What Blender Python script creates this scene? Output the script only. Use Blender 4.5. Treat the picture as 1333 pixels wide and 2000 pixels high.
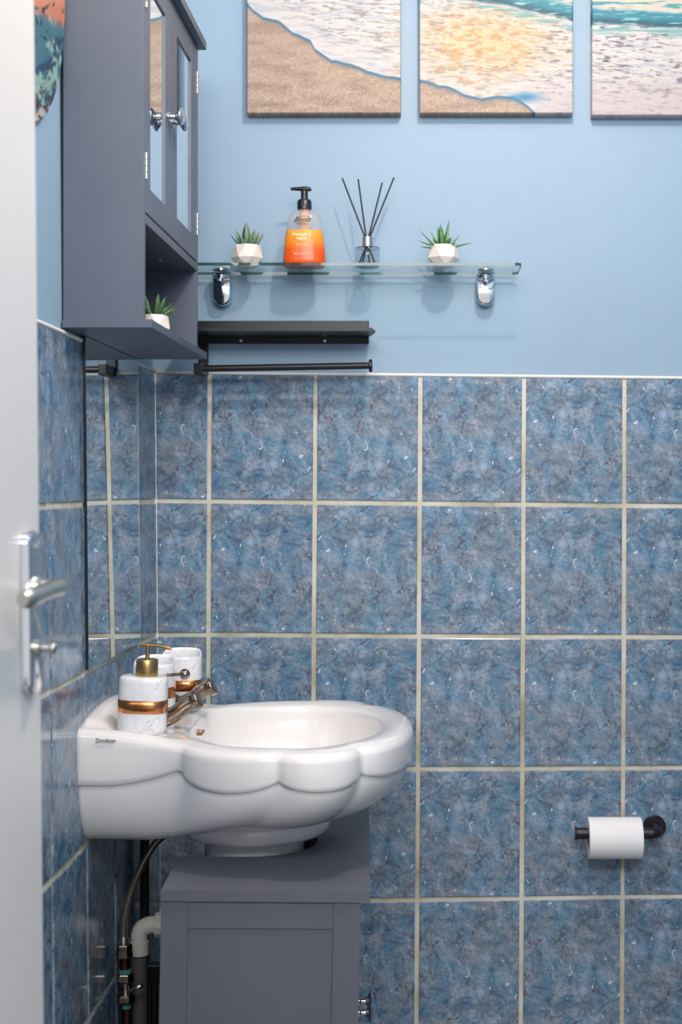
import bpy, bmesh, math, random
import numpy as np
from mathutils import Vector, Matrix
random.seed(7)
PI = math.pi
S = bpy.context.scene
for o in list(bpy.data.objects):
    bpy.data.objects.remove(o)

# ---------------------------------------------------------------- camera
FPX, VU, VV, CZ = 2892.0, 845.0, 955.0, 1.2      # focal length in px of the 1333x2000 frame
cam = bpy.data.cameras.new('camera')
camo = bpy.data.objects.new('camera', cam)
S.collection.objects.link(camo)
camo.location = (0, 0, CZ)
camo.rotation_euler = (PI / 2, 0, 0)
cam.sensor_width = 36
cam.lens = FPX / 2000 * 36
cam.shift_x = -(VU - 666.5) / 2000
cam.shift_y = (VV - 1000) / 2000
cam.clip_start = 0.05
cam.dof.use_dof = True
cam.dof.focus_distance = 2.5
cam.dof.aperture_fstop = 5.6
S.camera = camo

# ---------------------------------------------------------------- world, lamps, exposure
w = bpy.data.worlds.new('world')
S.world = w
w.use_nodes = True
bg = w.node_tree.nodes['Background']
bg.inputs[0].default_value = (0.98, 0.98, 1.0, 1)
bg.inputs[1].default_value = 0.85

def light(name, kind, loc, energy, color=(1, 1, 1), **kw):
    l = bpy.data.lights.new(name, kind)
    l.energy = energy
    l.color = color
    for k, v in kw.items():
        setattr(l, k, v)
    o = bpy.data.objects.new(name, l)
    S.collection.objects.link(o)
    o.location = loc
    return o
light('ceiling_light', 'POINT', (0.16, 1.72, 2.46), 36, (1.0, 0.82, 0.70), shadow_soft_size=0.03)
a = light('hall_fill', 'AREA', (0.15, -0.5, 2.35), 52, (0.99, 0.99, 1.0), shape='RECTANGLE', size=1.5, size_y=0.6)  # unseen soft fill added behind the camera, high up on the hall side
a.rotation_euler = (math.radians(62), 0, 0)
S.view_settings.view_transform = 'Standard'
S.view_settings.look = 'None'
S.view_settings.exposure = 0.0
S.view_settings.gamma = 1.0
S.view_settings.use_curve_mapping = False

# ---------------------------------------------------------------- helpers
def P(u, v, Y):
    return Vector(((u - VU) * Y / FPX, Y, CZ + (VV - v) * Y / FPX))

def lin(c):
    return tuple(((x / 255) / 12.92 if x / 255 <= 0.04045 else ((x / 255 + 0.055) / 1.055) ** 2.4) for x in c)

def material(name, rgb, rough=0.5, metal=0.0, **kw):
    m = bpy.data.materials.new(name)
    m.use_nodes = True
    b = m.node_tree.nodes['Principled BSDF']
    b.inputs['Base Color'].default_value = (*lin(rgb), 1)
    b.inputs['Roughness'].default_value = rough
    b.inputs['Metallic'].default_value = metal
    for k, v in kw.items():
        b.inputs[k.replace('_', ' ')].default_value = v
    return m

def N(m, kind, **kw):
    n = m.node_tree.nodes.new(kind)
    for k, v in kw.items():
        if k.startswith('i_'):
            n.inputs[k[2:].replace('_', ' ')].default_value = v
        else:
            setattr(n, k, v)
    return n

def L(m, a, b):
    m.node_tree.links.new(a, b)

def ramp(m, fac, stops, interp='LINEAR'):
    r = N(m, 'ShaderNodeValToRGB')
    r.color_ramp.interpolation = interp
    e = r.color_ramp.elements
    while len(e) < len(stops):
        e.new(0.5)
    for i, (p, c) in enumerate(stops):
        e[i].position = p
        e[i].color = (*lin(c), 1) if len(c) == 3 else c
    L(m, fac, r.inputs[0])
    return r.outputs[0]

def mix(m, fac, a, b, mode='MIX'):
    n = N(m, 'ShaderNodeMix', data_type='RGBA', blend_type=mode)
    for s, v in ((n.inputs[0], fac), (n.inputs[6], a), (n.inputs[7], b)):
        if hasattr(v, 'links'):
            L(m, v, s)
        elif isinstance(v, (int, float)):
            s.default_value = v
        else:
            s.default_value = (*lin(v), 1)
    return n.outputs[2]

def noise(m, vec, scale, detail=4, rough=0.5, dist=0.0):
    n = N(m, 'ShaderNodeTexNoise')
    n.inputs['Scale'].default_value = scale
    n.inputs['Detail'].default_value = detail
    n.inputs['Roughness'].default_value = rough
    n.inputs['Distortion'].default_value = dist
    if vec is not None:
        L(m, vec, n.inputs['Vector'])
    return n.outputs['Fac']

def bump(m, h, strength, dist=0.001):
    n = N(m, 'ShaderNodeBump')
    n.inputs['Strength'].default_value = strength
    n.inputs['Distance'].default_value = dist
    L(m, h, n.inputs['Height'])
    L(m, n.outputs[0], m.node_tree.nodes['Principled BSDF'].inputs['Normal'])

def objco(m):
    return N(m, 'ShaderNodeTexCoord').outputs['Object']

def bsdf(m):
    return m.node_tree.nodes['Principled BSDF']

WO = {}                       # world origin of every linked object

def _link(o, loc, parent):
    S.collection.objects.link(o)
    WO[o.name] = Vector(loc)
    if parent is not None:
        o.parent = parent
        o.location = Vector(loc) - WO[parent.name]
    else:
        o.location = loc
    return o

def obj(name, bm, mat, parent=None, smooth=False, origin=None, angle=None):
    """bm holds WORLD coordinates; the object gets its origin at the base centre"""
    if not isinstance(bm, bmesh.types.BMesh):
        vs, fs = bm
        b2 = bmesh.new()
        vv = [b2.verts.new(v) for v in vs]
        for f in fs:
            b2.faces.new([vv[i] for i in f])
        bm = b2
    bmesh.ops.recalc_face_normals(bm, faces=bm.faces)
    co = [v.co for v in bm.verts]
    if origin is None:
        lo = Vector((min(c[i] for c in co) for i in range(3)))
        hi = Vector((max(c[i] for c in co) for i in range(3)))
        origin = Vector(((lo.x + hi.x) / 2, (lo.y + hi.y) / 2, lo.z))
    origin = Vector(origin)
    bmesh.ops.translate(bm, verts=bm.verts, vec=-origin)
    if smooth:
        for f in bm.faces:
            f.smooth = True
        if angle:
            for e in bm.edges:
                if len(e.link_faces) == 2 and e.calc_face_angle(0) > math.radians(angle):
                    e.smooth = False
    me = bpy.data.meshes.new(name)
    bm.to_mesh(me)
    bm.free()
    me.materials.append(mat)
    return _link(bpy.data.objects.new(name, me), origin, parent)

def thing(name, label, cat, loc, group=None):
    o = bpy.data.objects.new(name, None)
    o.empty_display_size = 0.02
    _link(o, loc, None)
    return tag(o, label, cat, group)

def tag(o, label=None, cat=None, group=None, kind=None):
    if label: o['label'] = label
    if cat: o['category'] = cat
    if group: o['group'] = group
    if kind: o['kind'] = kind
    return o

def box(bm, x0, x1, y0, y1, z0, z1, bev=0.0, seg=2):
    v = [bm.verts.new((x, y, z)) for x in (x0, x1) for y in (y0, y1) for z in (z0, z1)]
    fs = [bm.faces.new([v[i] for i in q]) for q in ((0, 1, 3, 2), (4, 6, 7, 5), (0, 4, 5, 1), (2, 3, 7, 6), (0, 2, 6, 4), (1, 5, 7, 3))]
    if bev:
        es = list({e for f in fs for e in f.edges})
        bmesh.ops.bevel(bm, geom=es, offset=bev, segments=seg, affect='EDGES', profile=0.5)
    return bm

def B(*a, **k):
    return box(bmesh.new(), *a, **k)

def ring_surface(bm, rings, closed=True, cap0=False, cap1=False):
    vs = [[bm.verts.new(p) for p in r] for r in rings]
    n = len(vs[0])
    for a, b in zip(vs, vs[1:]):
        for i in range(n if closed else n - 1):
            j = (i + 1) % n
            bm.faces.new((a[i], a[j], b[j], b[i]))
    if cap0: bm.faces.new(vs[0][::-1])
    if cap1: bm.faces.new(vs[-1])
    return vs

def lathe(prof, c, n=32, axis=(0, 0, 1), bm=None, sx=1.0, sy=1.0, cap=True, power=2.0):
    """prof: (radius, height) list along axis from c; power>2 gives a squarer section"""
    bm = bm or bmesh.new()
    ax = Vector(axis).normalized()
    q = Vector((0, 0, 1)).rotation_difference(ax)
    rings = []
    for r, h in prof:
        rr = []
        for i in range(n):
            t = 2 * PI * i / n
            ct, st = math.cos(t), math.sin(t)
            k = (abs(ct) ** power + abs(st) ** power) ** (-1 / power)
            rr.append(Vector(c) + q @ Vector((r * k * ct * sx, r * k * st * sy, h)))
        rings.append(rr)
    ring_surface(bm, rings, cap0=cap, cap1=cap)
    return bm

def smooth_path(pts, n=8):
    pts = [Vector(p) for p in pts]
    ext = [2 * pts[0] - pts[1]] + pts + [2 * pts[-1] - pts[-2]]
    out = []
    for i in range(1, len(ext) - 2):
        p0, p1, p2, p3 = ext[i - 1:i + 3]
        for k in range(n):
            t = k / n
            out.append(0.5 * ((2 * p1) + (p2 - p0) * t + (2 * p0 - 5 * p1 + 4 * p2 - p3) * t * t + (3 * p1 - p0 - 3 * p2 + p3) * t ** 3))
    out.append(pts[-1])
    return out

def tube(pts, rad, n=12, bm=None, sx=1.0):
    bm = bm or bmesh.new()
    pts = [Vector(p) for p in pts]
    if not hasattr(rad, '__len__'):
        rad = [rad] * len(pts)
    rings = []
    up = None
    for i, p in enumerate(pts):
        d = (pts[min(i + 1, len(pts) - 1)] - pts[max(i - 1, 0)]).normalized()
        if up is None:
            up = Vector((0, 1, 0)) if abs(d.y) < 0.9 else Vector((0, 0, 1))
        s = d.cross(up).normalized()
        up = s.cross(d).normalized()
        rings.append([p + rad[i] * (math.cos(2 * PI * k / n) * s * sx + math.sin(2 * PI * k / n) * up) for k in range(n)])
    ring_surface(bm, rings, cap0=True, cap1=True)
    return bm

def ball(c, r, bm=None, seg=20, scale=(1, 1, 1)):
    bm = bm or bmesh.new()
    M = Matrix.Translation(c) @ Matrix.Diagonal((*scale, 1))
    bmesh.ops.create_uvsphere(bm, u_segments=seg, v_segments=seg // 2, radius=r, matrix=M)
    return bm

def text_obj(name, body, size, center, mat, parent, normal='-Y', shear=0.0, extrude=0.0003, rotz=0.0, bold=0.0, squeeze=1.0):
    cu = bpy.data.curves.new(name, 'FONT')
    cu.body = body
    cu.size = size
    cu.shear = shear
    cu.align_x = 'CENTER'
    cu.align_y = 'CENTER'
    cu.extrude = extrude
    cu.offset = bold
    t = bpy.data.objects.new('tmp', cu)
    S.collection.objects.link(t)
    dg = bpy.context.evaluated_depsgraph_get()
    me = bpy.data.meshes.new_from_object(t.evaluated_get(dg))
    bpy.data.objects.remove(t)
    M = Matrix.Rotation(rotz, 4, 'Z') @ Matrix.Rotation(PI / 2, 4, 'X') @ Matrix.Diagonal((squeeze, 1, 1, 1))
    me.transform(M)
    me.name = name
    me.materials.clear()
    me.materials.append(mat)
    return _link(bpy.data.objects.new(name, me), center, parent)

# ---------------------------------------------------------------- materials
M = {}
def mk_tile():
    m = material('glazed_tile', (115, 145, 175), 0.13)
    co = objco(m)
    info = N(m, 'ShaderNodeObjectInfo')
    flip = N(m, 'ShaderNodeMath', operation='GREATER_THAN'); L(m, info.outputs['Random'], flip.inputs[0]); flip.inputs[1].default_value = 0.62
    sc = N(m, 'ShaderNodeVectorMath', operation='SCALE'); L(m, co, sc.inputs[0]); sc.inputs['Scale'].default_value = -1
    mv = N(m, 'ShaderNodeMix', data_type='VECTOR'); L(m, flip.outputs[0], mv.inputs[0]); L(m, co, mv.inputs[4]); L(m, sc.outputs[0], mv.inputs[5])
    v = mv.outputs[1]
    def shifted(k):
        mp = N(m, 'ShaderNodeMapping'); L(m, v, mp.inputs[0]); mp.inputs['Location'].default_value = (k, k * 1.7, k * 0.6)
        return mp.outputs[0]
    def scaled(c, k):
        q = N(m, 'ShaderNodeMath', operation='MULTIPLY'); L(m, c, q.inputs[0]); q.inputs[1].default_value = k
        return q.outputs[0]
    W, K = (255, 255, 255), (0, 0, 0)
    big = noise(m, v, 12, 9, 0.72, 0.2)
    mid = noise(m, shifted(3), 30, 9, 0.74, 0.5)
    fine = noise(m, shifted(5), 150, 6, 0.8)
    blue = ramp(m, mid, [(0.35, (62, 114, 158)), (0.5, (114, 156, 186)), (0.65, (166, 194, 212))])
    grey = ramp(m, mid, [(0.35, (96, 116, 138)), (0.5, (142, 156, 172)), (0.65, (184, 192, 203))])
    c = mix(m, ramp(m, big, [(0.42, K), (0.60, W)]), blue, grey)
    # mauve and pale clouds
    c = mix(m, ramp(m, noise(m, shifted(9), 17, 6, 0.65), [(0.54, K), (0.68, (120, 120, 120))]), c, (150, 140, 156))
    c = mix(m, ramp(m, noise(m, shifted(13), 20, 5, 0.6), [(0.56, K), (0.70, (170, 170, 170))]), c, (178, 198, 208))
    ff = ramp(m, fine, [(0.38, (84, 92, 100)), (0.5, (128, 128, 128)), (0.63, (172, 170, 168))])
    c = mix(m, 0.55, c, ff, 'OVERLAY')
    # broken brown hairline veins
    vein = ramp(m, noise(m, shifted(17), 13, 3, 0.55, 1.0), [(0.487, K), (0.5, W), (0.513, K)])
    brk = ramp(m, noise(m, shifted(19), 30, 5, 0.7), [(0.49, K), (0.54, W)])
    c = mix(m, scaled(mix(m, 1.0, vein, brk, 'MULTIPLY'), 0.85), c, (84, 66, 82))
    # irregular dark flecks, thicker in patches
    fl = ramp(m, noise(m, shifted(23), 85, 3, 0.6, 1.2), [(0.59, K), (0.63, W)])
    pt = ramp(m, noise(m, shifted(29), 16, 3), [(0.44, K), (0.54, W)])
    c = mix(m, scaled(mix(m, 1.0, fl, pt, 'MULTIPLY'), 0.75), c, (74, 72, 90))
    # sparse white chips
    wf = ramp(m, noise(m, shifted(31), 62, 2, 0.5, 1.0), [(0.70, K), (0.72, W)])
    c = mix(m, scaled(wf, 0.85), c, (222, 222, 220))
    L(m, c, bsdf(m).inputs['Base Color'])
    bump(m, noise(m, v, 18, 6, 0.6), 0.5, 0.0008)
    return m
M['tile'] = mk_tile()

def mk_grout():
    m = material('grout', (196, 192, 180), 0.8)
    co = objco(m)
    L(m, ramp(m, noise(m, co, 6, 5, 0.6), [(0.35, (160, 155, 128)), (0.48, (196, 190, 170)), (0.62, (214, 210, 200))]), bsdf(m).inputs['Base Color'])
    bump(m, noise(m, co, 120, 4), 0.5, 0.001)
    return m
M['grout'] = mk_grout()

def mk_paint():
    m = material('pale_blue_paint', (136, 164, 187), 0.5)
    co = objco(m)
    L(m, ramp(m, noise(m, co, 3, 3), [(0.3, (134, 162, 186)), (0.7, (139, 167, 189))]), bsdf(m).inputs['Base Color'])
    bump(m, noise(m, co, 90, 6, 0.7), 0.12, 0.001)
    return m
M['paint'] = mk_paint()
M['white_paint'] = material('white_ceiling_paint', (236, 236, 234), 0.7)
M['caulk'] = material('white_sealant', (226, 224, 216), 0.6)
def mk_door():
    m = material('white_gloss_paint', (214, 212, 210), 0.35)
    bump(m, noise(m, objco(m), 30, 3), 0.06, 0.001)
    return m
M['door'] = mk_door()
def mk_floor():
    m = material('grey_vinyl_floor', (120, 118, 116), 0.4)
    L(m, ramp(m, noise(m, objco(m), 14, 6), [(0.3, (98, 96, 95)), (0.7, (140, 138, 135))]), bsdf(m).inputs['Base Color'])
    return m
M['floor'] = mk_floor()
def mk_slate(name, c0, c1, rough):
    m = material(name, c0, rough)
    co = objco(m)
    L(m, ramp(m, noise(m, co, 8, 3), [(0.3, c0), (0.7, c1)]), bsdf(m).inputs['Base Color'])
    bump(m, noise(m, co, 260, 3), 0.10, 0.0006)
    return m
M['slate'] = mk_slate('slate_grey_lacquer', (80, 89, 104), (84, 93, 108), 0.42)
M['slate_dark'] = mk_slate('slate_grey_board', (87, 89, 101), (91, 93, 105), 0.45)
def mk_ceramic():
    m = material('white_glazed_ceramic', (227, 224, 223), 0.12)
    bsdf(m).inputs['Coat Weight'].default_value = 0.3
    return m
M['ceramic'] = mk_ceramic()
def mk_marble():
    m = material('white_marble_ceramic', (226, 226, 228), 0.18)
    co = objco(m)
    vn = noise(m, co, 17, 5, 0.6, 0.8)
    vein = ramp(m, vn, [(0.490, (0, 0, 0)), (0.5, (235, 235, 235)), (0.510, (0, 0, 0))])
    brk = ramp(m, noise(m, co, 30, 2), [(0.50, (0, 0, 0)), (0.60, (255, 255, 255))])
    vm = mix(m, 1.0, vein, brk, 'MULTIPLY')
    base = ramp(m, noise(m, co, 30, 4, 0.5, 1.0), [(0.3, (206, 209, 215)), (0.55, (228, 228, 230))])
    L(m, mix(m, vm, base, (112, 112, 122)), bsdf(m).inputs['Base Color'])
    return m
M['marble'] = mk_marble()
M['copper'] = material('copper_band', (196, 128, 80), 0.22, 1.0)
M['brass'] = material('brushed_brass', (186, 152, 104), 0.3, 1.0)
def mk_oldmetal(name, a, b, rough):
    m = material(name, a, rough, 1.0)
    co = objco(m)
    L(m, ramp(m, noise(m, co, 60, 4), [(0.35, a), (0.65, b)]), bsdf(m).inputs['Base Color'])
    return m
M['tap'] = mk_oldmetal('worn_nickel', (128, 112, 98), (178, 166, 152), 0.24)
M['chrome'] = material('chrome', (215, 217, 222), 0.08, 1.0)
M['nickel'] = material('satin_nickel', (196, 194, 186), 0.3, 1.0)
M['mirror'] = material('mirror_silvering', (232, 238, 240), 0.005, 1.0)
M['black_metal'] = material('matt_black_metal', (30, 29, 36), 0.35, 0.2)
M['black_plastic'] = material('black_plastic', (24, 26, 34), 0.3)
M['black_edge'] = material('dark_mirror_edge', (22, 30, 42), 0.3)
M['reed'] = material('black_reed', (30, 34, 44), 0.6)
M['white_plastic'] = material('white_plastic_pipe', (206, 204, 196), 0.35)
M['grey_plastic'] = material('grey_plastic_pipe', (92, 88, 92), 0.45)
M['old_copper'] = mk_oldmetal('old_copper_pipe', (84, 52, 42), (110, 74, 58), 0.4)
M['dark_pipe'] = material('dark_painted_pipe', (46, 32, 34), 0.5)
M['verdigris'] = material('verdigris', (60, 128, 118), 0.8)
def mk_braid():
    m = material('steel_braid', (150, 142, 132), 0.35, 0.8)
    co = objco(m)
    wv = N(m, 'ShaderNodeTexWave'); wv.inputs['Scale'].default_value = 130; wv.bands_direction = 'Z'
    L(m, co, wv.inputs['Vector'])
    L(m, ramp(m, wv.outputs['Fac'], [(0.2, (84, 78, 72)), (0.7, (176, 168, 156))]), bsdf(m).inputs['Base Color'])
    return m
M['braid'] = mk_braid()
def mk_pot():
    m = material('white_pot_glaze', (222, 214, 208), 0.35)
    return m
M['pot'] = mk_pot()
M['soil'] = material('dark_moss', (52, 58, 40), 0.9)
def mk_leaf(name, a, b):
    m = material(name, a, 0.45)
    co = objco(m)
    L(m, ramp(m, noise(m, co, 90, 3), [(0.35, a), (0.65, b)]), bsdf(m).inputs['Base Color'])
    bsdf(m).inputs['Subsurface Weight'].default_value = 0.0
    return m
M['leaf_sage'] = mk_leaf('sage_leaf', (96, 124, 104), (118, 142, 114))
M['leaf_green'] = mk_leaf('bright_leaf', (82, 128, 72), (112, 154, 88))
M['leaf_dark'] = mk_leaf('green_leaf', (84, 120, 76), (112, 144, 92))
M['paper'] = material('white_tissue', (236, 236, 238), 0.9)
M['core'] = material('cardboard_core', (170, 150, 125), 0.9)
M['ink'] = material('dark_ink', (36, 36, 44), 0.6)
M['ink_grey'] = material('grey_ink', (96, 98, 108), 0.6)
M['ink_cream'] = material('cream_ink', (255, 232, 190), 0.6)

def mk_clear(name, tint, gl=0.5, opac=0.0, col=(230, 235, 240)):
    """thin-walled clear glass or plastic: transmitted light straight through, fresnel gloss"""
    m = bpy.data.materials.new(name)
    m.use_nodes = True
    nt = m.node_tree
    nt.nodes.clear()
    out = N(m, 'ShaderNodeOutputMaterial')
    tr = N(m, 'ShaderNodeBsdfTransparent'); tr.inputs[0].default_value = (*lin(tint), 1)
    g = N(m, 'ShaderNodeBsdfGlossy'); g.inputs['Roughness'].default_value = 0.04
    lw = N(m, 'ShaderNodeLayerWeight')
    pw = N(m, 'ShaderNodeMath', operation='POWER'); L(m, lw.outputs['Facing'], pw.inputs[0]); pw.inputs[1].default_value = 4.0
    fr = N(m, 'ShaderNodeMath', operation='MULTIPLY_ADD'); L(m, pw.outputs[0], fr.inputs[0]); fr.inputs[1].default_value = gl; fr.inputs[2].default_value = 0.03
    ms = N(m, 'ShaderNodeMixShader')
    src = tr.outputs[0]
    if opac:
        df = N(m, 'ShaderNodeBsdfDiffuse'); df.inputs[0].default_value = (*lin(col), 1)
        m0 = N(m, 'ShaderNodeMixShader'); m0.inputs[0].default_value = opac
        L(m, tr.outputs[0], m0.inputs[1]); L(m, df.outputs[0], m0.inputs[2])
        src = m0.outputs[0]
    L(m, fr.outputs[0], ms.inputs[0]); L(m, src, ms.inputs[1]); L(m, g.outputs[0], ms.inputs[2])
    L(m, ms.outputs[0], out.inputs[0])
    return m
M['shelf_glass'] = mk_clear('shelf_glass', (251, 254, 253), 0.3)
M['shelf_edge'] = mk_clear('green_glass_edge', (130, 165, 155), 0.10, 0.55, (40, 66, 60))
M['clear'] = mk_clear('clear_plastic', (252, 252, 254), 0.4, 0.20, (214, 206, 206))
M['bottle_glass'] = mk_clear('clear_glass', (236, 242, 246), 0.7)

def mk_soap():
    m = material('orange_soap', (240, 130, 40), 0.25)
    co = objco(m)
    sp = N(m, 'ShaderNodeSeparateXYZ'); L(m, co, sp.inputs[0])
    mr = N(m, 'ShaderNodeMapRange'); L(m, sp.outputs[2], mr.inputs[0]); mr.inputs[1].default_value = 0; mr.inputs[2].default_value = 0.068
    c = ramp(m, mr.outputs[0], [(0.0, (206, 78, 18)), (0.45, (222, 88, 26)), (0.68, (230, 134, 34)), (1.0, (234, 160, 58))])
    L(m, c, bsdf(m).inputs['Base Color'])
    bsdf(m).inputs['Specular IOR Level'].default_value = 0.35
    return m
M['soap'] = mk_soap()

# ---------------------------------------------------------------- room
YB, XR, CEIL, YF = 2.839, 0.62, 2.62, 0.62
def WX(z):                                  # the left wall leans half a degree
    return -0.532 + 0.0097 * (1.177 - z)

def slab_left(x_back, off, y0, y1, z0, z1):
    bm = bmesh.new()
    v = []
    for y in (y0, y1):
        for z in (z0, z1):
            v.append(bm.verts.new((WX(z) + off, y, z)))
    for y in (y0, y1):
        for z in (z0, z1):
            v.append(bm.verts.new((x_back, y, z)))
    for q in ((0, 1, 3, 2), (4, 6, 7, 5), (0, 4, 5, 1), (2, 3, 7, 6), (0, 2, 6, 4), (1, 5, 7, 3)):
        bm.faces.new([v[i] for i in q])
    return bm

TOPZ_L = 1.4285
wall_back = tag(obj('wall_back', B(-0.66, XR + 0.1, YB, YB + 0.1, 0, CEIL), M['paint']), kind='structure')
wall_left = tag(obj('wall_left', slab_left(-0.64, -0.001, YF, YB, 0, CEIL), M['paint']), kind='structure')
wall_right = tag(obj('wall_right', B(XR, XR + 0.1, YF, YB, 0, CEIL), M['paint']), kind='structure')
tag(obj('floor', B(-0.64, XR + 0.1, -1.2, YB + 0.1, -0.05, 0), M['floor']), kind='structure')
tag(obj('ceiling', B(-0.64, XR + 0.1, YF, YB + 0.1, CEIL, CEIL + 0.05), M['white_paint']), kind='structure')

# back-wall tile grid, measured joint by joint
Vx = [((303, 301.5), (1240, 305.5), (2180, 312)), ((726, 411), (1240, 408), (2180, 404)), ((728, 617), (1241, 614), (2180, 608)),
      ((730, 822), (1242, 819), (2180, 813)), ((732, 1024), (1242, 1022), (2180, 1017)), ((734, 1220), (1243, 1219), (2180, 1214)),
      ((734, 1416), (1243, 1415), (2180, 1410)), ((734, 1476), (1243, 1476), (2180, 1476))]
Vx[0] = ((724, 301.5), (1240, 305.5), (2180, 312))
Hy = [(724, 734), (978, 987), (1239, 1243.5), (1503, 1499), (1763, 1751), (2022, 2006), (2177, 2177)]
def vx(k, y):
    a, b, c = Vx[k]
    if y < b[0]:
        return a[1] + (b[1] - a[1]) * (y - a[0]) / (b[0] - a[0])
    return b[1] + (c[1] - b[1]) * (y - b[0]) / (c[0] - b[0])
def hy(k, x):
    a, b = Hy[k]
    return a + (b - a) * (x - 303) / (1219 - 303)
def corner(i, k):
    y = (Hy[k][0] + Hy[k][1]) / 2
    for _ in range(3):
        x = vx(i, y); y = hy(k, x)
    p = P(x, y, YB)
    return p.x, max(p.z, 0.001)

SC = YB / FPX
bm = bmesh.new()
x0, z0 = corner(0, 0); x1, z1 = corner(7, 0)
v = [bm.verts.new(p) for p in ((-0.535, YB - 0.0025, 0), (XR, YB - 0.0025, 0), (XR, YB - 0.0025, z1 - 0.004), (-0.535, YB - 0.0025, z0 - 0.004),
                               (-0.535, YB + 0.001, 0), (XR, YB + 0.001, 0), (XR, YB + 0.001, z1 - 0.004), (-0.535, YB + 0.001, z0 - 0.004))]
for q in ((0, 1, 2, 3), (4, 5, 6, 7), (0, 4, 5, 1), (1, 5, 6, 2), (2, 6, 7, 3), (3, 7, 4, 0)):
    bm.faces.new([v[i] for i in q])
obj('grout', bm, M['grout'], wall_back)

def tile_mesh(cs, nrm, depth=0.005, bev=0.0016):
    """cs: four world corners of the face (front plane), nrm: outward normal"""
    c = sum(cs, Vector()) / 4
    bm = bmesh.new()
    ex = (cs[1] - cs[0]).normalized(); ez = (cs[3] - cs[0]).normalized()
    sg = ((1, 1), (-1, 1), (-1, -1), (1, -1))
    def ringp(ins, off):
        out = []
        for q, (a, b) in zip(cs, sg):
            out.append(q + ex * a * ins + ez * b * ins - nrm * off)
        return out
    rings = [ringp(0, depth), ringp(0, 0.0016), ringp(0.0004, 0.0007), ringp(bev, 0)]
    ring_surface(bm, rings, cap1=True)
    return bm

GH = 0.0042
def add_tile(cs, nrm, parent):
    for q in range(4):
        cs[q] = cs[q] + Vector((random.uniform(-1, 1), random.uniform(-1, 1), random.uniform(-1, 1))) * 0.0004
    # slight lippage: each tile is a fraction of a degree off the plane
    t1, t2 = random.uniform(-0.0005, 0.0005), random.uniform(-0.0005, 0.0005)
    for q, (a, b) in enumerate(((1, 1), (-1, 1), (-1, -1), (1, -1))):
        cs[q] = cs[q] + nrm * (0.0006 + a * t1 + b * t2)
    c = sum(cs, Vector()) / 4
    o = obj('tile', tile_mesh(cs, nrm), M['tile'], parent, origin=c)
    return o

for k in range(6):
    for i in range(7):
        if i >= 6 and k in (): continue
        (ax, az), (bx, bz), (cx, cz), (dx, dz) = corner(i, k + 1), corner(i + 1, k + 1), corner(i + 1, k), corner(i, k)
        gl = 0.0018 if i == 0 else GH
        gt = 0.006 if k == 0 else GH
        gr = 0.001 if i == 6 else GH
        gb = 0.002 if k == 5 else GH
        y = YB - 0.0045
        cs = [Vector((ax + gl, y, az + gb)), Vector((bx - gr, y, bz + gb)), Vector((cx - gr, y, cz - gt)), Vector((dx + gl, y, dz - gt))]
        add_tile(cs, Vector((0, -1, 0)), wall_back)
# sealant bead along the top of the back tiles
pts = [P(x, hy(0, x) + 3.0, YB - 0.003) for x in (303, 500, 700, 900, 1100, 1300, 1474)]
obj('sealant_strip', tube(pts, 0.0034, 8), M['caulk'], wall_back, smooth=True)
obj('sealant_strip', tube([(WX(z) + 0.002, YB - 0.004, z) for z in (0.0, 0.5, 1.0, 1.427)], 0.0028, 8), M['caulk'], wall_back, smooth=True)

# left-wall tiles
obj('grout', slab_left(-0.534, 0.0012, YF, YB - 0.003, 0, TOPZ_L - 0.004), M['grout'], wall_left)
LY = [2.839, 2.643, 2.438, 2.243, 2.040, 1.838, 1.636, 1.434, 1.232, 1.03, 0.828, 0.626]
LZ = [1.4285, 1.1765, 0.9205, 0.661, 0.397, 0.14, 0.0]
for j in range(len(LY) - 1):
    for k in range(6):
        ya, yb = LY[j + 1] + GH, LY[j] - (0.005 if j == 0 else GH)
        zb, zt = LZ[k + 1] + (0.002 if k == 5 else GH), LZ[k] - (0.006 if k == 0 else GH)
        off = 0.0035
        cs = [Vector((WX(z) + off - 0.0006, y, z)) for y, z in ((yb, zb), (ya, zb), (ya, zt), (yb, zt))]
        add_tile(cs, Vector((1, 0, 0)), wall_left)
obj('sealant_strip', tube([(WX(TOPZ_L) + 0.002, y, TOPZ_L - 0.003) for y in (YF, 1.5, 2.1, YB - 0.004)], 0.0034, 8), M['caulk'], wall_left, smooth=True)

# ---------------------------------------------------------------- prints (vertex colours carry the printed pictures)
rng = np.random.RandomState(5)
def vnoise(x, y, seed=0):
    xi = np.floor(x).astype(int); yi = np.floor(y).astype(int)
    xf = x - xi; yf = y - yi
    def h(a, b):
        n = (a * 374761393 + b * 668265263 + seed * 1274126177) & 0x7fffffff
        n = ((n ^ (n >> 13)) * 1274126177) & 0x7fffffff
        return ((n ^ (n >> 16)) & 0xffff) / 65535.0
    u = xf * xf * (3 - 2 * xf); v = yf * yf * (3 - 2 * yf)
    return (h(xi, yi) * (1 - u) + h(xi + 1, yi) * u) * (1 - v) + (h(xi, yi + 1) * (1 - u) + h(xi + 1, yi + 1) * u) * v
def fbm(x, y, o=4, seed=0):
    s = 0; a = 0.5; t = 0
    for k in range(o):
        s = s + a * vnoise(x * 2 ** k, y * 2 ** k, seed + k); t += a; a *= 0.5
    return s / t
def sstep(a, b, x):
    t = np.clip((x - a) / (b - a), 0, 1)
    return t * t * (3 - 2 * t)
def lerpc(c, d, t):
    return c * (1 - t[..., None]) + np.array(d, float) * t[..., None]

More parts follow.
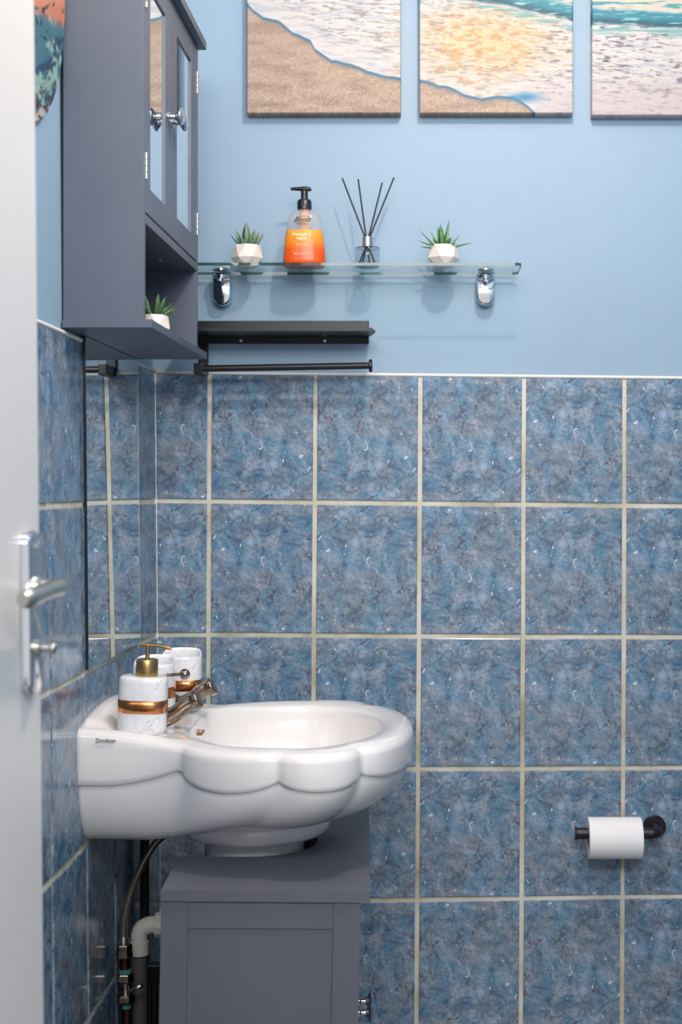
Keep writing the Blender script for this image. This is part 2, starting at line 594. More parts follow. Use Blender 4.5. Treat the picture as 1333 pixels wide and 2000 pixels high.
SH = np.array([(400, -30), (470, -6), (497, 22), (515, 36), (545, 41), (572, 64), (607, 80), (616, 96), (648, 120), (690, 128), (720, 141), (755, 150), (782, 153),
               (820, 158), (850, 165), (880, 172), (905, 184), (940, 192), (975, 189), (1005, 191), (1030, 206), (1048, 224), (1080, 260), (1300, 420)], float)
def beach(u, v):
    """colour (sRGB 0-255) of the beach print at picture point u, v"""
    sh = np.interp(u, SH[:, 0], SH[:, 1]) + 6 * (fbm(u / 22, v / 60, 3, 3) - 0.5)
    d = sh - v                                           # >0: water side
    gr = fbm(u / 2.2, v / 2.2, 2, 11)
    sand = np.zeros(u.shape + (3,)) + np.array((203, 178, 156.))
    sand = lerpc(sand, (180, 152, 132), sstep(0.35, 0.8, fbm(u / 50, v / 12, 4, 21)))
    sand = sand + (gr - 0.5)[..., None] * 70 * (0.5 + 0.5 * sstep(60, 220, v))[..., None]
    sand = lerpc(sand, (232, 208, 180), sstep(60, -60, v) * 0.5)
    st = fbm(u / 26 + v / 60, v / 3.2 - u / 34, 4, 31)
    st2 = fbm(u / 16 + v / 40, v / 2.6 - u / 30, 3, 41)
    foam = np.zeros(u.shape + (3,)) + np.array((240, 234, 230.))
    foam = lerpc(foam, (206, 212, 222), sstep(0.45, 0.7, st))
    far = sstep(14, 60, d)
    foam = lerpc(foam, (165, 158, 160), sstep(0.56, 0.68, st2) * far * 0.8)
    foam = lerpc(foam, (104, 106, 122), sstep(0.66, 0.76, st2) * far * sstep(1220, 760, -u + 1900) * 0.9)
    warm = np.exp(-(((u - 950) / 120) ** 2 + ((v - 85) / 60) ** 2))
    foam = lerpc(foam, (255, 214, 150), warm * 0.75)
    foam = lerpc(foam, (236, 176, 104), warm * sstep(0.5, 0.62, fbm(u / 14, v / 8, 3, 51)) * 0.8)
    foam = lerpc(foam, (196, 156, 120), sstep(0.58, 0.7, fbm(u / 18, v / 5, 3, 55)) * sstep(1120, 900, u) * sstep(700, 820, u) * 0.6)
    foam = lerpc(foam, (222, 206, 208), sstep(1000, 1100, u) * sstep(120, 200, v) * 0.7)
    # teal wave band
    wb = np.interp(u, [480, 780, 820, 980, 1117, 1155, 1300], [-60, -30, -22, -2, 30, 36, 44]) + 5 * (fbm(u / 20, v / 8, 3, 61) - 0.5)
    dd = v - wb
    band = sstep(-24, -14, dd) * sstep(14, 5, dd)
    teal = np.zeros(u.shape + (3,)) + np.array((40, 150, 172.))
    teal = lerpc(teal, (14, 92, 116), sstep(-8, 6, dd))
    teal = lerpc(teal, (150, 214, 214), sstep(0.6, 0.75, fbm(u / 30, v / 3, 3, 71)))
    foam = foam * (1 - band[..., None]) + teal * band[..., None]
    foam = lerpc(foam, (120, 188, 190), sstep(12, 16, dd) * sstep(36, 22, dd) * sstep(0.45, 0.6, fbm(u / 40, v / 3, 3, 81)) * 0.8)
    above = sstep(-18, -28, dd)
    sky = np.zeros(u.shape + (3,)) + np.array((232, 224, 204.))
    sky = lerpc(sky, (70, 168, 184), sstep(0.5, 0.6, fbm(u / 60, v / 6, 4, 91)))
    foam = foam * (1 - above[..., None]) + sky * above[..., None]
    # thin blue rim of the wash, then foam lip
    c = lerpc(sand, (112, 120, 128), sstep(-12, -1, d) * 0.55)
    c = lerpc(c, (66, 128, 162), sstep(-5, -1.5, d))
    c = c * (1 - sstep(0.5, 3.0, d))[..., None] + foam * sstep(0.5, 3.0, d)[..., None]
    blue2 = np.exp(-(((u - 1025) / 30) ** 2 + ((v - 190) / 9) ** 2))
    c = lerpc(c, (40, 140, 196), blue2 * 0.9)
    return np.clip(c, 0, 255)

def round_art(u, v):
    a = fbm(u / 30 + v / 60, v / 14 + u / 22, 4, 101)
    c = np.zeros(u.shape + (3,)) + np.array((66, 122, 140.))
    c = lerpc(c, (28, 70, 112), sstep(0.5, 0.62, a))
    c = lerpc(c, (150, 196, 186), sstep(0.56, 0.70, fbm(u / 12 + 3, v / 30 - u / 20, 4, 111)))
    c = lerpc(c, (222, 138, 108), sstep(30, 8, v - (u - 68) * 0.55 + 14 * (fbm(u / 14, v / 14, 3, 141) - .5)) * 0.95)
    c = lerpc(c, (250, 190, 140), sstep(30, -20, v) * 0.4)
    c = lerpc(c, (24, 48, 74), sstep(0.6, 0.68, fbm(u / 6 + v / 26, v / 9 - u / 12, 4, 151)) * 0.8)
    c = lerpc(c, (70, 56, 70), sstep(150, 215, v) * sstep(0.45, 0.6, fbm(u / 7, v / 10, 3, 121)))
    c = lerpc(c, (206, 196, 190), sstep(150, 215, v) * sstep(0.55, 0.65, fbm(u / 9, v / 8, 3, 131)))
    return np.clip(c, 0, 255)

def srgb2lin(c):
    c = c / 255.0
    return 0.62 * np.where(c <= 0.04045, c / 12.92, ((c + 0.055) / 1.055) ** 2.4)

def print_material(name):
    m = material(name, (200, 200, 200), 0.55)
    at = N(m, 'ShaderNodeAttribute', attribute_name='print')
    L(m, at.outputs['Color'], bsdf(m).inputs['Base Color'])
    bump(m, noise(m, objco(m), 900, 2), 0.15, 0.0004)
    return m
M['print'] = print_material('printed_canvas')

def canvas(x0, x1, z0, z1, yf, yb, label, nx=230, nz=330):
    """printed canvas wrapped over a frame: the grid folds over the four sides"""
    t = yb - yf
    xs = np.concatenate([[x0, x0], np.linspace(x0 + 0.0015, x1 - 0.0015, nx), [x1, x1]])
    zs = np.concatenate([[z0, z0], np.linspace(z0 + 0.0015, z1 - 0.0015, nz), [z1, z1]])
    X, Z = np.meshgrid(xs, zs)
    ix = np.arange(len(xs)); iz = np.arange(len(zs))
    bxk = np.where((ix == 0) | (ix == len(xs) - 1), 1.0, np.where((ix == 1) | (ix == len(xs) - 2), 0.0016 / t, 0))
    bzk = np.where((iz == 0) | (iz == len(zs) - 1), 1.0, np.where((iz == 1) | (iz == len(zs) - 2), 0.0016 / t, 0))
    Y = yf + t * np.maximum(bxk[None, :], bzk[:, None])
    U = VU + X * FPX / yf; V = VV - (Z - CZ) * FPX / yf
    col = srgb2lin(beach(U, V))
    n, mm = X.shape
    me = bpy.data.meshes.new('printed_face')
    cx, cz = (x0 + x1) / 2, z0
    co = np.stack([X - cx, Y - yb, Z - cz], -1).reshape(-1, 3)
    idx = np.arange(n * mm).reshape(n, mm)
    f = np.stack([idx[:-1, :-1], idx[:-1, 1:], idx[1:, 1:], idx[1:, :-1]], -1).reshape(-1, 4)
    me.vertices.add(len(co)); me.vertices.foreach_set('co', co.ravel())
    me.loops.add(f.size); me.loops.foreach_set('vertex_index', f.ravel())
    me.polygons.add(len(f)); me.polygons.foreach_set('loop_start', np.arange(0, f.size, 4)); me.polygons.foreach_set('loop_total', np.full(len(f), 4))
    me.update(calc_edges=True)
    at = me.color_attributes.new('print', 'FLOAT_COLOR', 'POINT')
    at.data.foreach_set('color', np.concatenate([col.reshape(-1, 3), np.ones((len(co), 1))], 1).ravel())
    me.materials.append(M['print'])
    root = thing('canvas_print', label, 'picture', (cx, yb, cz), 'canvas prints of a shoreline above the shelf')
    _link(bpy.data.objects.new('printed_face', me), (cx, yb, cz), root)
    fr = bmesh.new()
    e = 0.0008
    for a in ((x0 + e, x0 + 0.03, z0 + e, z1 - e), (x1 - 0.03, x1 - e, z0 + e, z1 - e)):
        box(fr, a[0], a[1], yf + 0.002, yb - 0.0003, a[2], a[3])
    for a in ((z0 + e, z0 + 0.03), (z1 - 0.03, z1 - e)):
        box(fr, x0 + 0.0301, x1 - 0.0301, yf + 0.002, yb - 0.0003, a[0], a[1])
    obj('stretcher_frame', fr, M['core'], root)

yf = YB - 0.028
for (ua, ub, vb, lab) in ((482.5, 783, 221, 'canvas print of bare sand with a thin wash, nearest the grey cabinet'),
                          (820, 1120, 221, 'middle canvas print, foam glowing gold above a corner of sand'),
                          (1157, 1457, 225, 'right-hand canvas print, teal wave over foam and no sand')):
    a = P(ua, vb, yf); b = P(ub, vb, yf)
    canvas(a.x, b.x, a.z, a.z + 0.40, yf, YB, lab)

# round picture on the left wall
def round_picture():
    cy, cz, r, t = 1.905, 1.90, 0.222, 0.012
    bm = bmesh.new()
    wx = WX(cz) - 0.001
    nr, na = 70, 220
    cols = []
    grid = [[bm.verts.new((wx + t, cy + r * k / nr * math.cos(2 * PI * j / na), cz + r * k / nr * math.sin(2 * PI * j / na))) for j in range(na)] for k in range(1, nr + 1)]
    c = bm.verts.new((wx + t, cy, cz))
    back = [bm.verts.new((wx - 0.004, v.co.y, v.co.z)) for v in grid[-1]]
    for j in range(na):
        j2 = (j + 1) % na
        bm.faces.new((c, grid[0][j], grid[0][j2]))
        bm.faces.new((grid[-1][j], back[j], back[j2], grid[-1][j2]))
        for k in range(nr - 1):
            bm.faces.new((grid[k][j], grid[k + 1][j], grid[k + 1][j2], grid[k][j2]))
    bm.verts.ensure_lookup_table()
    co = np.array([v.co[:] for v in bm.verts])
    U = VU + co[:, 0] * FPX / co[:, 1]; V = VV - (co[:, 2] - CZ) * FPX / co[:, 1]
    col = srgb2lin(round_art(U, V))
    o = obj('round_print', bm, M['print'], None, origin=(wx, cy, cz - r))
    at = o.data.color_attributes.new('print', 'FLOAT_COLOR', 'POINT')
    at.data.foreach_set('color', np.concatenate([col, np.ones((len(co), 1))], 1).ravel())
    tag(o, 'round print of teal and coral waves on the wall left of the cabinet', 'picture')
round_picture()

# ---------------------------------------------------------------- wall cabinet with mirrored doors
XF = -0.417
def cabinet():
    root = thing('wall_cabinet', 'slate grey wall cabinet with mirrored double doors over an open niche', 'cabinet', (-0.47, 2.385, 1.432))
    xb = -0.5335
    obj('side_panel', B(xb, XF, 2.137, 2.151, 1.4445, 1.984, bev=0.0008), M['slate'], root)
    obj('side_panel', B(xb, XF, 2.618, 2.632, 1.4445, 1.984, bev=0.0008), M['slate'], root)
    obj('bottom_board', B(xb, -0.404, 2.131, 2.652, 1.432, 1.4445, bev=0.001), M['slate'], root)
    obj('top_board', B(xb, -0.404, 2.119, 2.646, 1.984, 1.999, bev=0.001), M['slate'], root)
    obj('shelf_board', B(xb + 0.006, XF - 0.0002, 2.1512, 2.6178, 1.586, 1.600, bev=0.0006), M['slate'], root)
    obj('back_panel', B(xb, xb + 0.005, 2.1512, 2.6178, 1.4447, 1.9838), M['slate_dark'], root)
    for (ya, yb, sn, sf, ky, hy0) in ((2.1525, 2.349, 0.036, 0.036, 2.334, 2.1512), (2.3505, 2.6165, 0.066, 0.058, 2.372, 2.6175)):
        za, zb = 1.6025, 1.9825
        bm = bmesh.new()
        x0, x1 = XF - 0.016, XF
        rt, rb = 0.042, 0.040
        box(bm, x0, x1, ya, ya + sn, za, zb, bev=0.0006)
        box(bm, x0, x1, yb - sf, yb, za, zb, bev=0.0006)
        box(bm, x0, x1 - 0.0003, ya + sn, yb - sf, za, za + rb, bev=0.0003)
        box(bm, x0, x1 - 0.0003, ya + sn, yb - sf, zb - rt, zb, bev=0.0003)
        d = obj('door', bm, M['slate'], root)
        obj('mirror_pane', B(x0 + 0.006, x0 + 0.0130, ya + sn - 0.004, yb - sf + 0.004, za + rb - 0.004, zb - rt + 0.004), M['mirror'], d)
        k = lathe([(0.0, 0.0), (0.008, 0.0), (0.008, 0.002), (0.0045, 0.005), (0.0045, 0.012), (0.009, 0.015), (0.0135, 0.018), (0.0142, 0.0205), (0.012, 0.0235), (0.006, 0.0255), (0.0, 0.026)],
                  (x1, ky, 1.787), 28, axis=(1, 0, 0))
        obj('knob', k, M['chrome'], d, smooth=True, angle=45)
        for hz in (1.918, 1.668) if ya > 2.3 else (1.669, 1.918):
            hm = bmesh.new()
            for q in range(4):
                lathe([(0.0, 0), (0.0028, 0.0003), (0.0028, 0.0090), (0.0, 0.0093)], (x1 + 0.0012, hy0, hz - 0.019 + q * 0.0098), 12, bm=hm)
            obj('hinge', hm, M['nickel'], d, smooth=True, angle=40)
    # little screw cap under the shelf
    obj('screw_cap', lathe([(0.0, 0), (0.006, 0), (0.006, 0.0015), (0, 0.0015)], (-0.46, 2.5, 1.5845), 16), M['nickel'], root)
cabinet()

# frameless mirror on the tiles
def wall_mirror():
    y0, y1, z0, z1 = 2.2445, 2.640, 0.9262, 1.4310
    root = thing('wall_mirror', 'frameless rectangular mirror on the tiles under the grey cabinet', 'mirror', (WX(0.93) + 0.0036, (y0 + y1) / 2, z0))
    bm = slab_left(0, 0, 0, 1, 0, 1); bm.free()
    def sl(o0, o1, y0, y1):
        bm = bmesh.new()
        v = [bm.verts.new((WX(z) + o, y, z)) for o in (o0, o1) for y in (y0, y1) for z in (z0, z1)]
        for q in ((0, 1, 3, 2), (4, 6, 7, 5), (0, 4, 5, 1), (2, 3, 7, 6), (0, 2, 6, 4), (1, 5, 7, 3)):
            bm.faces.new([v[i] for i in q])
        return bm
    obj('mirror_glass', sl(0.0042, 0.0085, y0, y1), M['mirror'], root)
    obj('edge_strip', sl(0.0042, 0.0084, y0 - 0.0012, y0 - 0.0001), M['black_edge'], root)
    obj('edge_strip', sl(0.0042, 0.0088, y1, y1 + 0.002), M['nickel'], root, )
wall_mirror()

# ---------------------------------------------------------------- glass shelf and brackets
def shelf():
    x0, x1, y0, y1, zt, th = -0.461, 0.163, 2.700, 2.818, 1.6128, 0.0055
    root = thing('glass_shelf', 'clear glass shelf with a green edge on two chrome brackets', 'shelf', ((x0 + x1) / 2, 2.76, zt - th))
    r = 0.012
    out = []
    for cx, cy, a0 in ((x0 + r, y0 + r, PI), (x1 - r, y0 + r, 1.5 * PI), (x1 - r, y1 - r, 0), (x0 + r, y1 - r, 0.5 * PI)):
        for k in range(6):
            t = a0 + k / 5 * PI / 2
            out.append((cx + r * math.cos(t), cy + r * math.sin(t)))
    bm = bmesh.new()
    top = [bm.verts.new((x, y, zt)) for x, y in out]; bot = [bm.verts.new((x, y, zt - th)) for x, y in out]
    bm.faces.new(top); bm.faces.new(bot[::-1])
    obj('glass_pane', bm, M['shelf_glass'], root)
    bm = bmesh.new()
    ring_surface(bm, [[(x, y, zt) for x, y in out], [(x, y, zt - th) for x, y in out]])
    obj('glass_edge', bm, M['shelf_edge'], root, smooth=True, angle=60)
    for ux in (433, 949):
        X = (ux - VU) * 2.81 / FPX
        b = bmesh.new()
        # tongue shaped wall plate
        w, zt2, zb = 0.0172, 1.6065, 1.567
        pl = [(X - w, zt2), (X + w, zt2)]
        pl = [(X + w, zt2), (X - w, zt2)] + [(X + w * math.cos(PI + k / 14 * PI), zb - 0.001 + w * math.sin(PI + k / 14 * PI) * 1.0) for k in range(15)]
        rings = [[(px, YB + 0.001, pz) for px, pz in pl], [(px, 2.812, pz) for px, pz in pl]]
        cz = 1.59
        rings.append([(X + (px - X) * 0.97, 2.8095, cz + (pz - cz) * 0.97) for px, pz in pl])
        rings.append([(X + (px - X) * 0.88, 2.8085, cz + (pz - cz) * 0.88) for px, pz in pl])
        ring_surface(b, rings, cap0=True, cap1=True)
        br = obj('bracket', b, M['chrome'], root, smooth=True, angle=50)
        obj('clamp_jaw', lathe([(0.0, 0.0), (0.0165, 0.0), (0.0175, 0.0015), (0.0175, 0.0075), (0.015, 0.0098), (0.0, 0.0098)], (X, 2.804, 1.5965), 28), M['chrome'], br, smooth=True, angle=40)
        obj('clamp_screw', lathe([(0.0, 0), (0.0055, 0.0), (0.0055, 0.005), (0.0, 0.006)], (X, 2.790, 1.5915), 16), M['chrome'], br, smooth=True, angle=40)
        obj('clamp_jaw', lathe([(0.0, 0.0), (0.0155, 0.0), (0.0155, 0.0025), (0.013, 0.004), (0.0, 0.004)], (X, 2.802, zt + 0.0001), 24), M['chrome'], br, smooth=True, angle=40)
shelf()
ZS = 1.6129

# ---------------------------------------------------------------- potted succulents
def leaf_mesh(base, dirv, length, width, thick, bend, n=7):
    """pointed fleshy leaf rising from base along dirv, bending to bend (vector added at the tip)"""
    d = Vector(dirv).normalized()
    side = d.cross(Vector((0, 0, 1)))
    side = side.normalized() if side.length > 0.05 else Vector((1, 0, 0))
    rings = []
    for k in range(n + 1):
        t = k / n
        c = Vector(base) + d * length * t + Vector(bend) * t * t
        wd = width * (math.sin(PI * (0.18 + 0.82 * t) ** 1.0) ** 0.8 if t < 1 else 0.02) * 0.5
        wd = max(wd, width * 0.02)
        nn = side.cross(d).normalized()
        th = thick * (wd / (width * 0.5)) * 0.5
        rings.append([c + side * wd, c - nn * th, c - side * wd, c + nn * th * 0.35])
    bm = bmesh.new()
    ring_surface(bm, rings, cap0=True, cap1=True)
    return bm

def plant(name, c, label, leaves, mat, rot=0.0, s=1.0, lw=1.0):
    root = thing(name, label, 'plant', c, 'small faux succulents in white faceted pots')
    c = Vector(c)
    n = 7
    rings = [(0.017, 0.0, 0.0), (0.0195, 0.002, 0.0), (0.0308, 0.017, 0.5), (0.0250, 0.0410, 0.0), (0.0230, 0.0410, 0.0), (0.0215, 0.034, 0.0)]
    bm = bmesh.new()
    vs = []
    for r, z, ph in rings:
        vs.append([bm.verts.new(c + Vector((r * s * math.cos(2 * PI * (i + ph) / n + rot), r * s * math.sin(2 * PI * (i + ph) / n + rot), z * s))) for i in range(n)])
    bm.faces.new(vs[0][::-1])
    for q in (0, 3, 4):
        for i in range(n):
            bm.faces.new((vs[q][i], vs[q][(i + 1) % n], vs[q + 1][(i + 1) % n], vs[q + 1][i]))
    for i in range(n):           # triangular facets either side of the girdle
        j = (i + 1) % n
        bm.faces.new((vs[1][i], vs[1][j], vs[2][i]))
        bm.faces.new((vs[1][j], vs[2][j], vs[2][i]))
        bm.faces.new((vs[3][i], vs[2][i], vs[3][j]))
        bm.faces.new((vs[3][j], vs[2][i], vs[2][j]))
    obj('pot', bm, M['pot'], root)
    obj('moss', lathe([(0.0, 0.0), (0.0205 * s, 0.0), (0.018 * s, 0.003), (0.0, 0.005)], c + Vector((0, 0, 0.033 * s)), 14), M['soil'], root, smooth=True)
    for (az, el, ln, wd, bd) in leaves:
        az, el = math.radians(az), math.radians(el)
        d = Vector((math.cos(az) * math.cos(el), math.sin(az) * math.cos(el), math.sin(el)))
        b = c + Vector((0.007 * math.cos(az), 0.007 * math.sin(az), 0.036 * s))
        obj('leaf', leaf_mesh(b, d, ln * 1.1, wd * lw, wd * lw * 0.5, (0, 0, bd)), mat, root, smooth=True)

PY = 2.762
plant('potted_succulent', P(483.5, 523, PY).xy.to_3d() + Vector((0, 0, ZS)), 'small sage-green succulent in a white pot at the cabinet end of the glass shelf',
      [(180, 42, 0.030, 0.009, 0.004), (150, 62, 0.038, 0.010, 0), (265, 84, 0.042, 0.012, 0), (100, 66, 0.036, 0.010, 0), (60, 60, 0.033, 0.010, 0.002), (25, 50, 0.034, 0.010, 0.004),
       (0, 40, 0.028, 0.010, 0.006), (205, 55, 0.026, 0.009, 0.002), (235, 55, 0.024, 0.009, 0.002), (300, 55, 0.026, 0.010, 0.002), (330, 52, 0.030, 0.010, 0.003), (120, 45, 0.026, 0.010, 0.002),
       (45, 75, 0.036, 0.010, 0)], M['leaf_sage'], rot=-PI / 2 + 0.0, lw=1.3)
plant('potted_succulent', P(866, 523, PY).xy.to_3d() + Vector((0, 0, ZS)), 'bright green spiky succulent in a white pot, right end of the glass shelf',
      [(183, 20, 0.040, 0.0085, 0.000), (168, 38, 0.044, 0.0085, 0.006), (200, 2, 0.036, 0.009, -0.001), (255, 72, 0.038, 0.0115, 0.002), (120, 70, 0.038, 0.0085, 0.004), (60, 72, 0.044, 0.008, 0.010),
       (20, 44, 0.034, 0.0095, 0.002), (0, 18, 0.046, 0.009, -0.006), (345, 8, 0.034, 0.009, 0), (300, 40, 0.026, 0.011, -0.002), (230, 38, 0.026, 0.010, -0.002), (90, 40, 0.034, 0.009, 0.004),
       (320, 22, 0.026, 0.010, -0.004), (215, 20, 0.028, 0.010, -0.002), (75, 60, 0.036, 0.008, 0.004), (145, 55, 0.034, 0.008, 0.004)], M['leaf_green'], rot=-PI / 2 + 0.25)
plant('potted_succulent', (-0.4535, 2.41, 1.4446), 'small green succulent in a white pot inside the niche of the grey cabinet',
      [(a + random.uniform(-8, 8), random.uniform(25, 60), random.uniform(0.026, 0.034), 0.0095, 0.001) for a in range(0, 360, 32)] +
      [(a, 72, 0.036, 0.0095, 0) for a in range(15, 360, 72)] + [(8, 30, 0.032, 0.009, 0.002), (340, 38, 0.032, 0.009, 0.002)], M['leaf_dark'], rot=0.2, s=0.92)

# ---------------------------------------------------------------- hand wash bottle
def handwash():
    c = P(595, 523, PY); c.z = ZS
    root = thing('hand_wash_bottle', 'orange pump bottle of hand wash standing on the glass shelf', 'bottle', c)
    prof = [(0.0, 0.0), (0.036, 0.0), (0.0392, 0.003), (0.0395, 0.012), (0.0378, 0.035), (0.0350, 0.060), (0.0322, 0.080), (0.0298, 0.093), (0.0262, 0.1000), (0.0200, 0.1045), (0.0125, 0.106), (0.0125, 0.108), (0.0, 0.108)]
    low = [(0.0, 0.0), (0.036, 0.0), (0.0392, 0.003), (0.0395, 0.012), (0.0378, 0.035), (0.0350, 0.060), (0.0340, 0.0675), (0.0, 0.0676)]
    obj('filled_body', lathe(low, c, 40, sy=0.6, power=2.5), M['soap'], root, smooth=True, angle=50)
    up = [(0.0339, 0.0678), (0.0322, 0.080), (0.0298, 0.093), (0.0262, 0.1000), (0.0200, 0.1045), (0.0125, 0.106), (0.0125, 0.108), (0.0, 0.108)]
    obj('clear_shoulder', lathe(up, c, 40, sy=0.6, power=2.5, cap=False), M['clear'], root, smooth=True, angle=50)
    obj('dip_tube', lathe([(0.0, 0.0), (0.0085, 0.0), (0.0092, 0.04), (0.0, 0.04)], c + Vector((0, 0, 0.0685)), 16, sy=0.7), material('soapy_tube', (226, 178, 130), 0.5), root, smooth=True, angle=50)
    obj('pump_collar', lathe([(0.0, 0.0), (0.0135, 0.0), (0.0135, 0.014), (0.0115, 0.018), (0.0075, 0.019), (0.0, 0.019)], c + Vector((-0.0, 0, 0.1082)), 24), M['black_plastic'], root, smooth=True, angle=40)
    obj('pump_stem', lathe([(0.0, 0.0), (0.0066, 0.0), (0.0066, 0.016), (0.0, 0.016)], c + Vector((0, 0, 0.1272)), 20), M['black_plastic'], root, smooth=True, angle=40)
    pts = [(-0.0255, 0.1465), (-0.021, 0.147), (-0.012, 0.1468), (-0.004, 0.1468), (0.004, 0.147), (0.0095, 0.146), (0.0122, 0.1435)]
    rad = [0.0026, 0.0030, 0.0036, 0.0045, 0.0048, 0.0040, 0.0022]
    obj('pump_head', tube([c + Vector((x, 0, z)) for x, z in pts], rad, 14), M['black_plastic'], root, smooth=True, angle=60)
    yy = c.y - 0.0238
    def tx(n, s, size, z, mat, **k):
        half = {0.0875: 0.0205, 0.0805: 0.0212}.get(z, 0.0228)
        # the oval front lies at sy*radius in front of the axis
        r = np.interp(z, [p[1] for p in prof[2:9]], [p[0] for p in prof[2:9]])
        text_obj(n, s, size, (c.x - 0.003, c.y - 0.6 * r - 0.0004, c.z + z), mat, root, **k)
    tx('logo_text', 'Boots', 0.0125, 0.0865, M['ink'], shear=0.5, bold=0.00012)
    tx('label_text', 'everyday', 0.0052, 0.0785, M['ink'])
    tx('label_text', 'Pineapple &', 0.0072, 0.0585, M['ink_cream'], bold=0.00014)
    tx('label_text', 'Papaya', 0.0072, 0.0512, M['ink_cream'], bold=0.00014)
    tx('label_text', 'Hand Wash', 0.0045, 0.0395, M['ink_cream'])
    tx('label_text', '250 ml e 8.4 fl. oz.', 0.0042, 0.0225, M['ink_cream'])
    # ring of the script logo
    pts = [c + Vector((-0.003 + 0.0155 * math.cos(t), -0.6 * 0.0308 - 0.0002, 0.0865 + 0.0058 * math.sin(t) + 0.0024 * math.cos(t))) for t in np.linspace(0.4, 5.6, 28)]
    obj('logo_ring', tube(pts, 0.00028, 5), M['ink'], root)
handwash()

# ---------------------------------------------------------------- reed diffuser
def diffuser():
    c = P(718.5, 523, PY); c.z = ZS
    root = thing('reed_diffuser', 'clear glass reed diffuser with four black reeds on the glass shelf', 'diffuser', c)
    outer = [(0.0, 0.0), (0.0205, 0.0), (0.0225, 0.002), (0.0228, 0.034), (0.0208, 0.0375), (0.0100, 0.0385), (0.0090, 0.041), (0.0090, 0.052)]
    bm = lathe(outer, c, 36, cap=False)
    obj('glass_bottle', bm, M['bottle_glass'], root, smooth=True, angle=50)
    obj('shoulder_ring', tube([c + Vector((0.0222 * math.cos(t), 0.0222 * math.sin(t), 0.0362)) for t in np.linspace(0, 2 * PI, 41)], 0.0005, 6), M['grey_plastic'], root, smooth=True)
    obj('glass_base', lathe([(0, 0), (0.0198, 0), (0.0203, 0.0035), (0, 0.0040)], c + Vector((0, 0, 0.0004)), 32), mk_clear('thick_glass_base', (190, 206, 214), 0.4), root, smooth=True, angle=50)
    col = lathe([(0.0093, 0.0), (0.0098, 0.0), (0.0098, 0.0185), (0.0075, 0.0190), (0.0075, 0.0)], c + Vector((0, 0, 0.0385)), 28, cap=False)
    obj('silver_collar', col, M['nickel'], root, smooth=True, angle=40)
    neck_z = c.z + 0.0560
    for (tu, tv, nu, dy) in ((669, 348, 713.5, 0.012), (700, 350, 715.5, 0.004), (747, 357, 720.5, 0.010), (770, 347, 722.5, 0.015)):
        top = P(tu, tv, PY + dy)
        nk = Vector(((nu - VU) * PY / FPX, c.y, neck_z))
        d = (nk - top)
        k = (c.z + 0.0058 - top.z) / d.z
        bot = top + d * k
        if (bot.xy - c.xy).length > 0.0185:
            bot = Vector((*(c.xy + (bot.xy - c.xy).normalized() * 0.0185), bot.z))
        obj('reed', tube([bot, nk, top], 0.0015, 8), M['reed'], root, smooth=True, angle=60)
diffuser()

# ---------------------------------------------------------------- black holder with shelf and rail
def roll_holder():
    xa, xb = -0.470, -0.1217
    root = thing('wall_rail_holder', 'matt black towel rail with a narrow shelf, fixed below the glass shelf', 'rail', (-0.3, YB, 1.42))
    bm = bmesh.new()
    box(bm, xa, xb, YB - 0.004, YB - 0.0002, 1.4780, 1.5220, bev=0.0012)
    bp = obj('back_plate', bm, M['black_metal'], root)
    for ux, mt in ((471, 'nickel'), (635, 'nickel')):
        X = (ux - VU) * SC
        obj('screw', lathe([(0.0, 0.0), (0.0034, 0.0), (0.0030, 0.0012), (0.0010, 0.0014), (0.0009, 0.0004), (0, 0.0004)], (X, YB - 0.004, 1.4840), 16, axis=(0, -1, 0)), M[mt], bp, smooth=True, angle=40)
    # shelf plate with cut corners and a lip
    y0 = 2.722
    pl = [(xa, YB - 0.004), (xb, YB - 0.004), (-0.1065, 2.760), (-0.1055, y0 + 0.006), (-0.109, y0), (xa, y0)]
    bm = bmesh.new()
    ring_surface(bm, [[(x, y, 1.4905) for x, y in pl], [(x, y, 1.4925) for x, y in pl]], cap0=True, cap1=True)
    box(bm, xa, -0.109, y0 - 0.0012, y0 + 0.0004, 1.4905, 1.4962)
    obj('shelf_plate', bm, M['black_metal'], root)
    xl, xr = -0.4470, -0.4285
    bm = bmesh.new()
    box(bm, xl, xr, YB - 0.010, YB - 0.0042, 1.418, 1.500, bev=0.001)
    obj('bracket_arm', bm, M['black_metal'], root)
    yb = 2.768
    bm = bmesh.new()
    box(bm, xl + 0.002, xr, yb - 0.010, YB - 0.0101, 1.4145, 1.4345, bev=0.0015)
    obj('rail_mount', bm, M['black_metal'], root)
    a = Vector((-0.4284, yb, 1.4250)); b = Vector((-0.1165, yb, 1.4305))
    obj('rail_bar', tube([a, b], 0.0062, 20), M['black_metal'], root, smooth=True, angle=50)
    obj('end_cap', lathe([(0.0, 0.0), (0.0105, 0.0), (0.0120, 0.0012), (0.0120, 0.0048), (0.0105, 0.0062), (0.0, 0.0062)], b - Vector((0.002, 0, 0)), 28, axis=(1, 0, 0)), M['black_metal'], root, smooth=True, angle=40)
roll_holder()

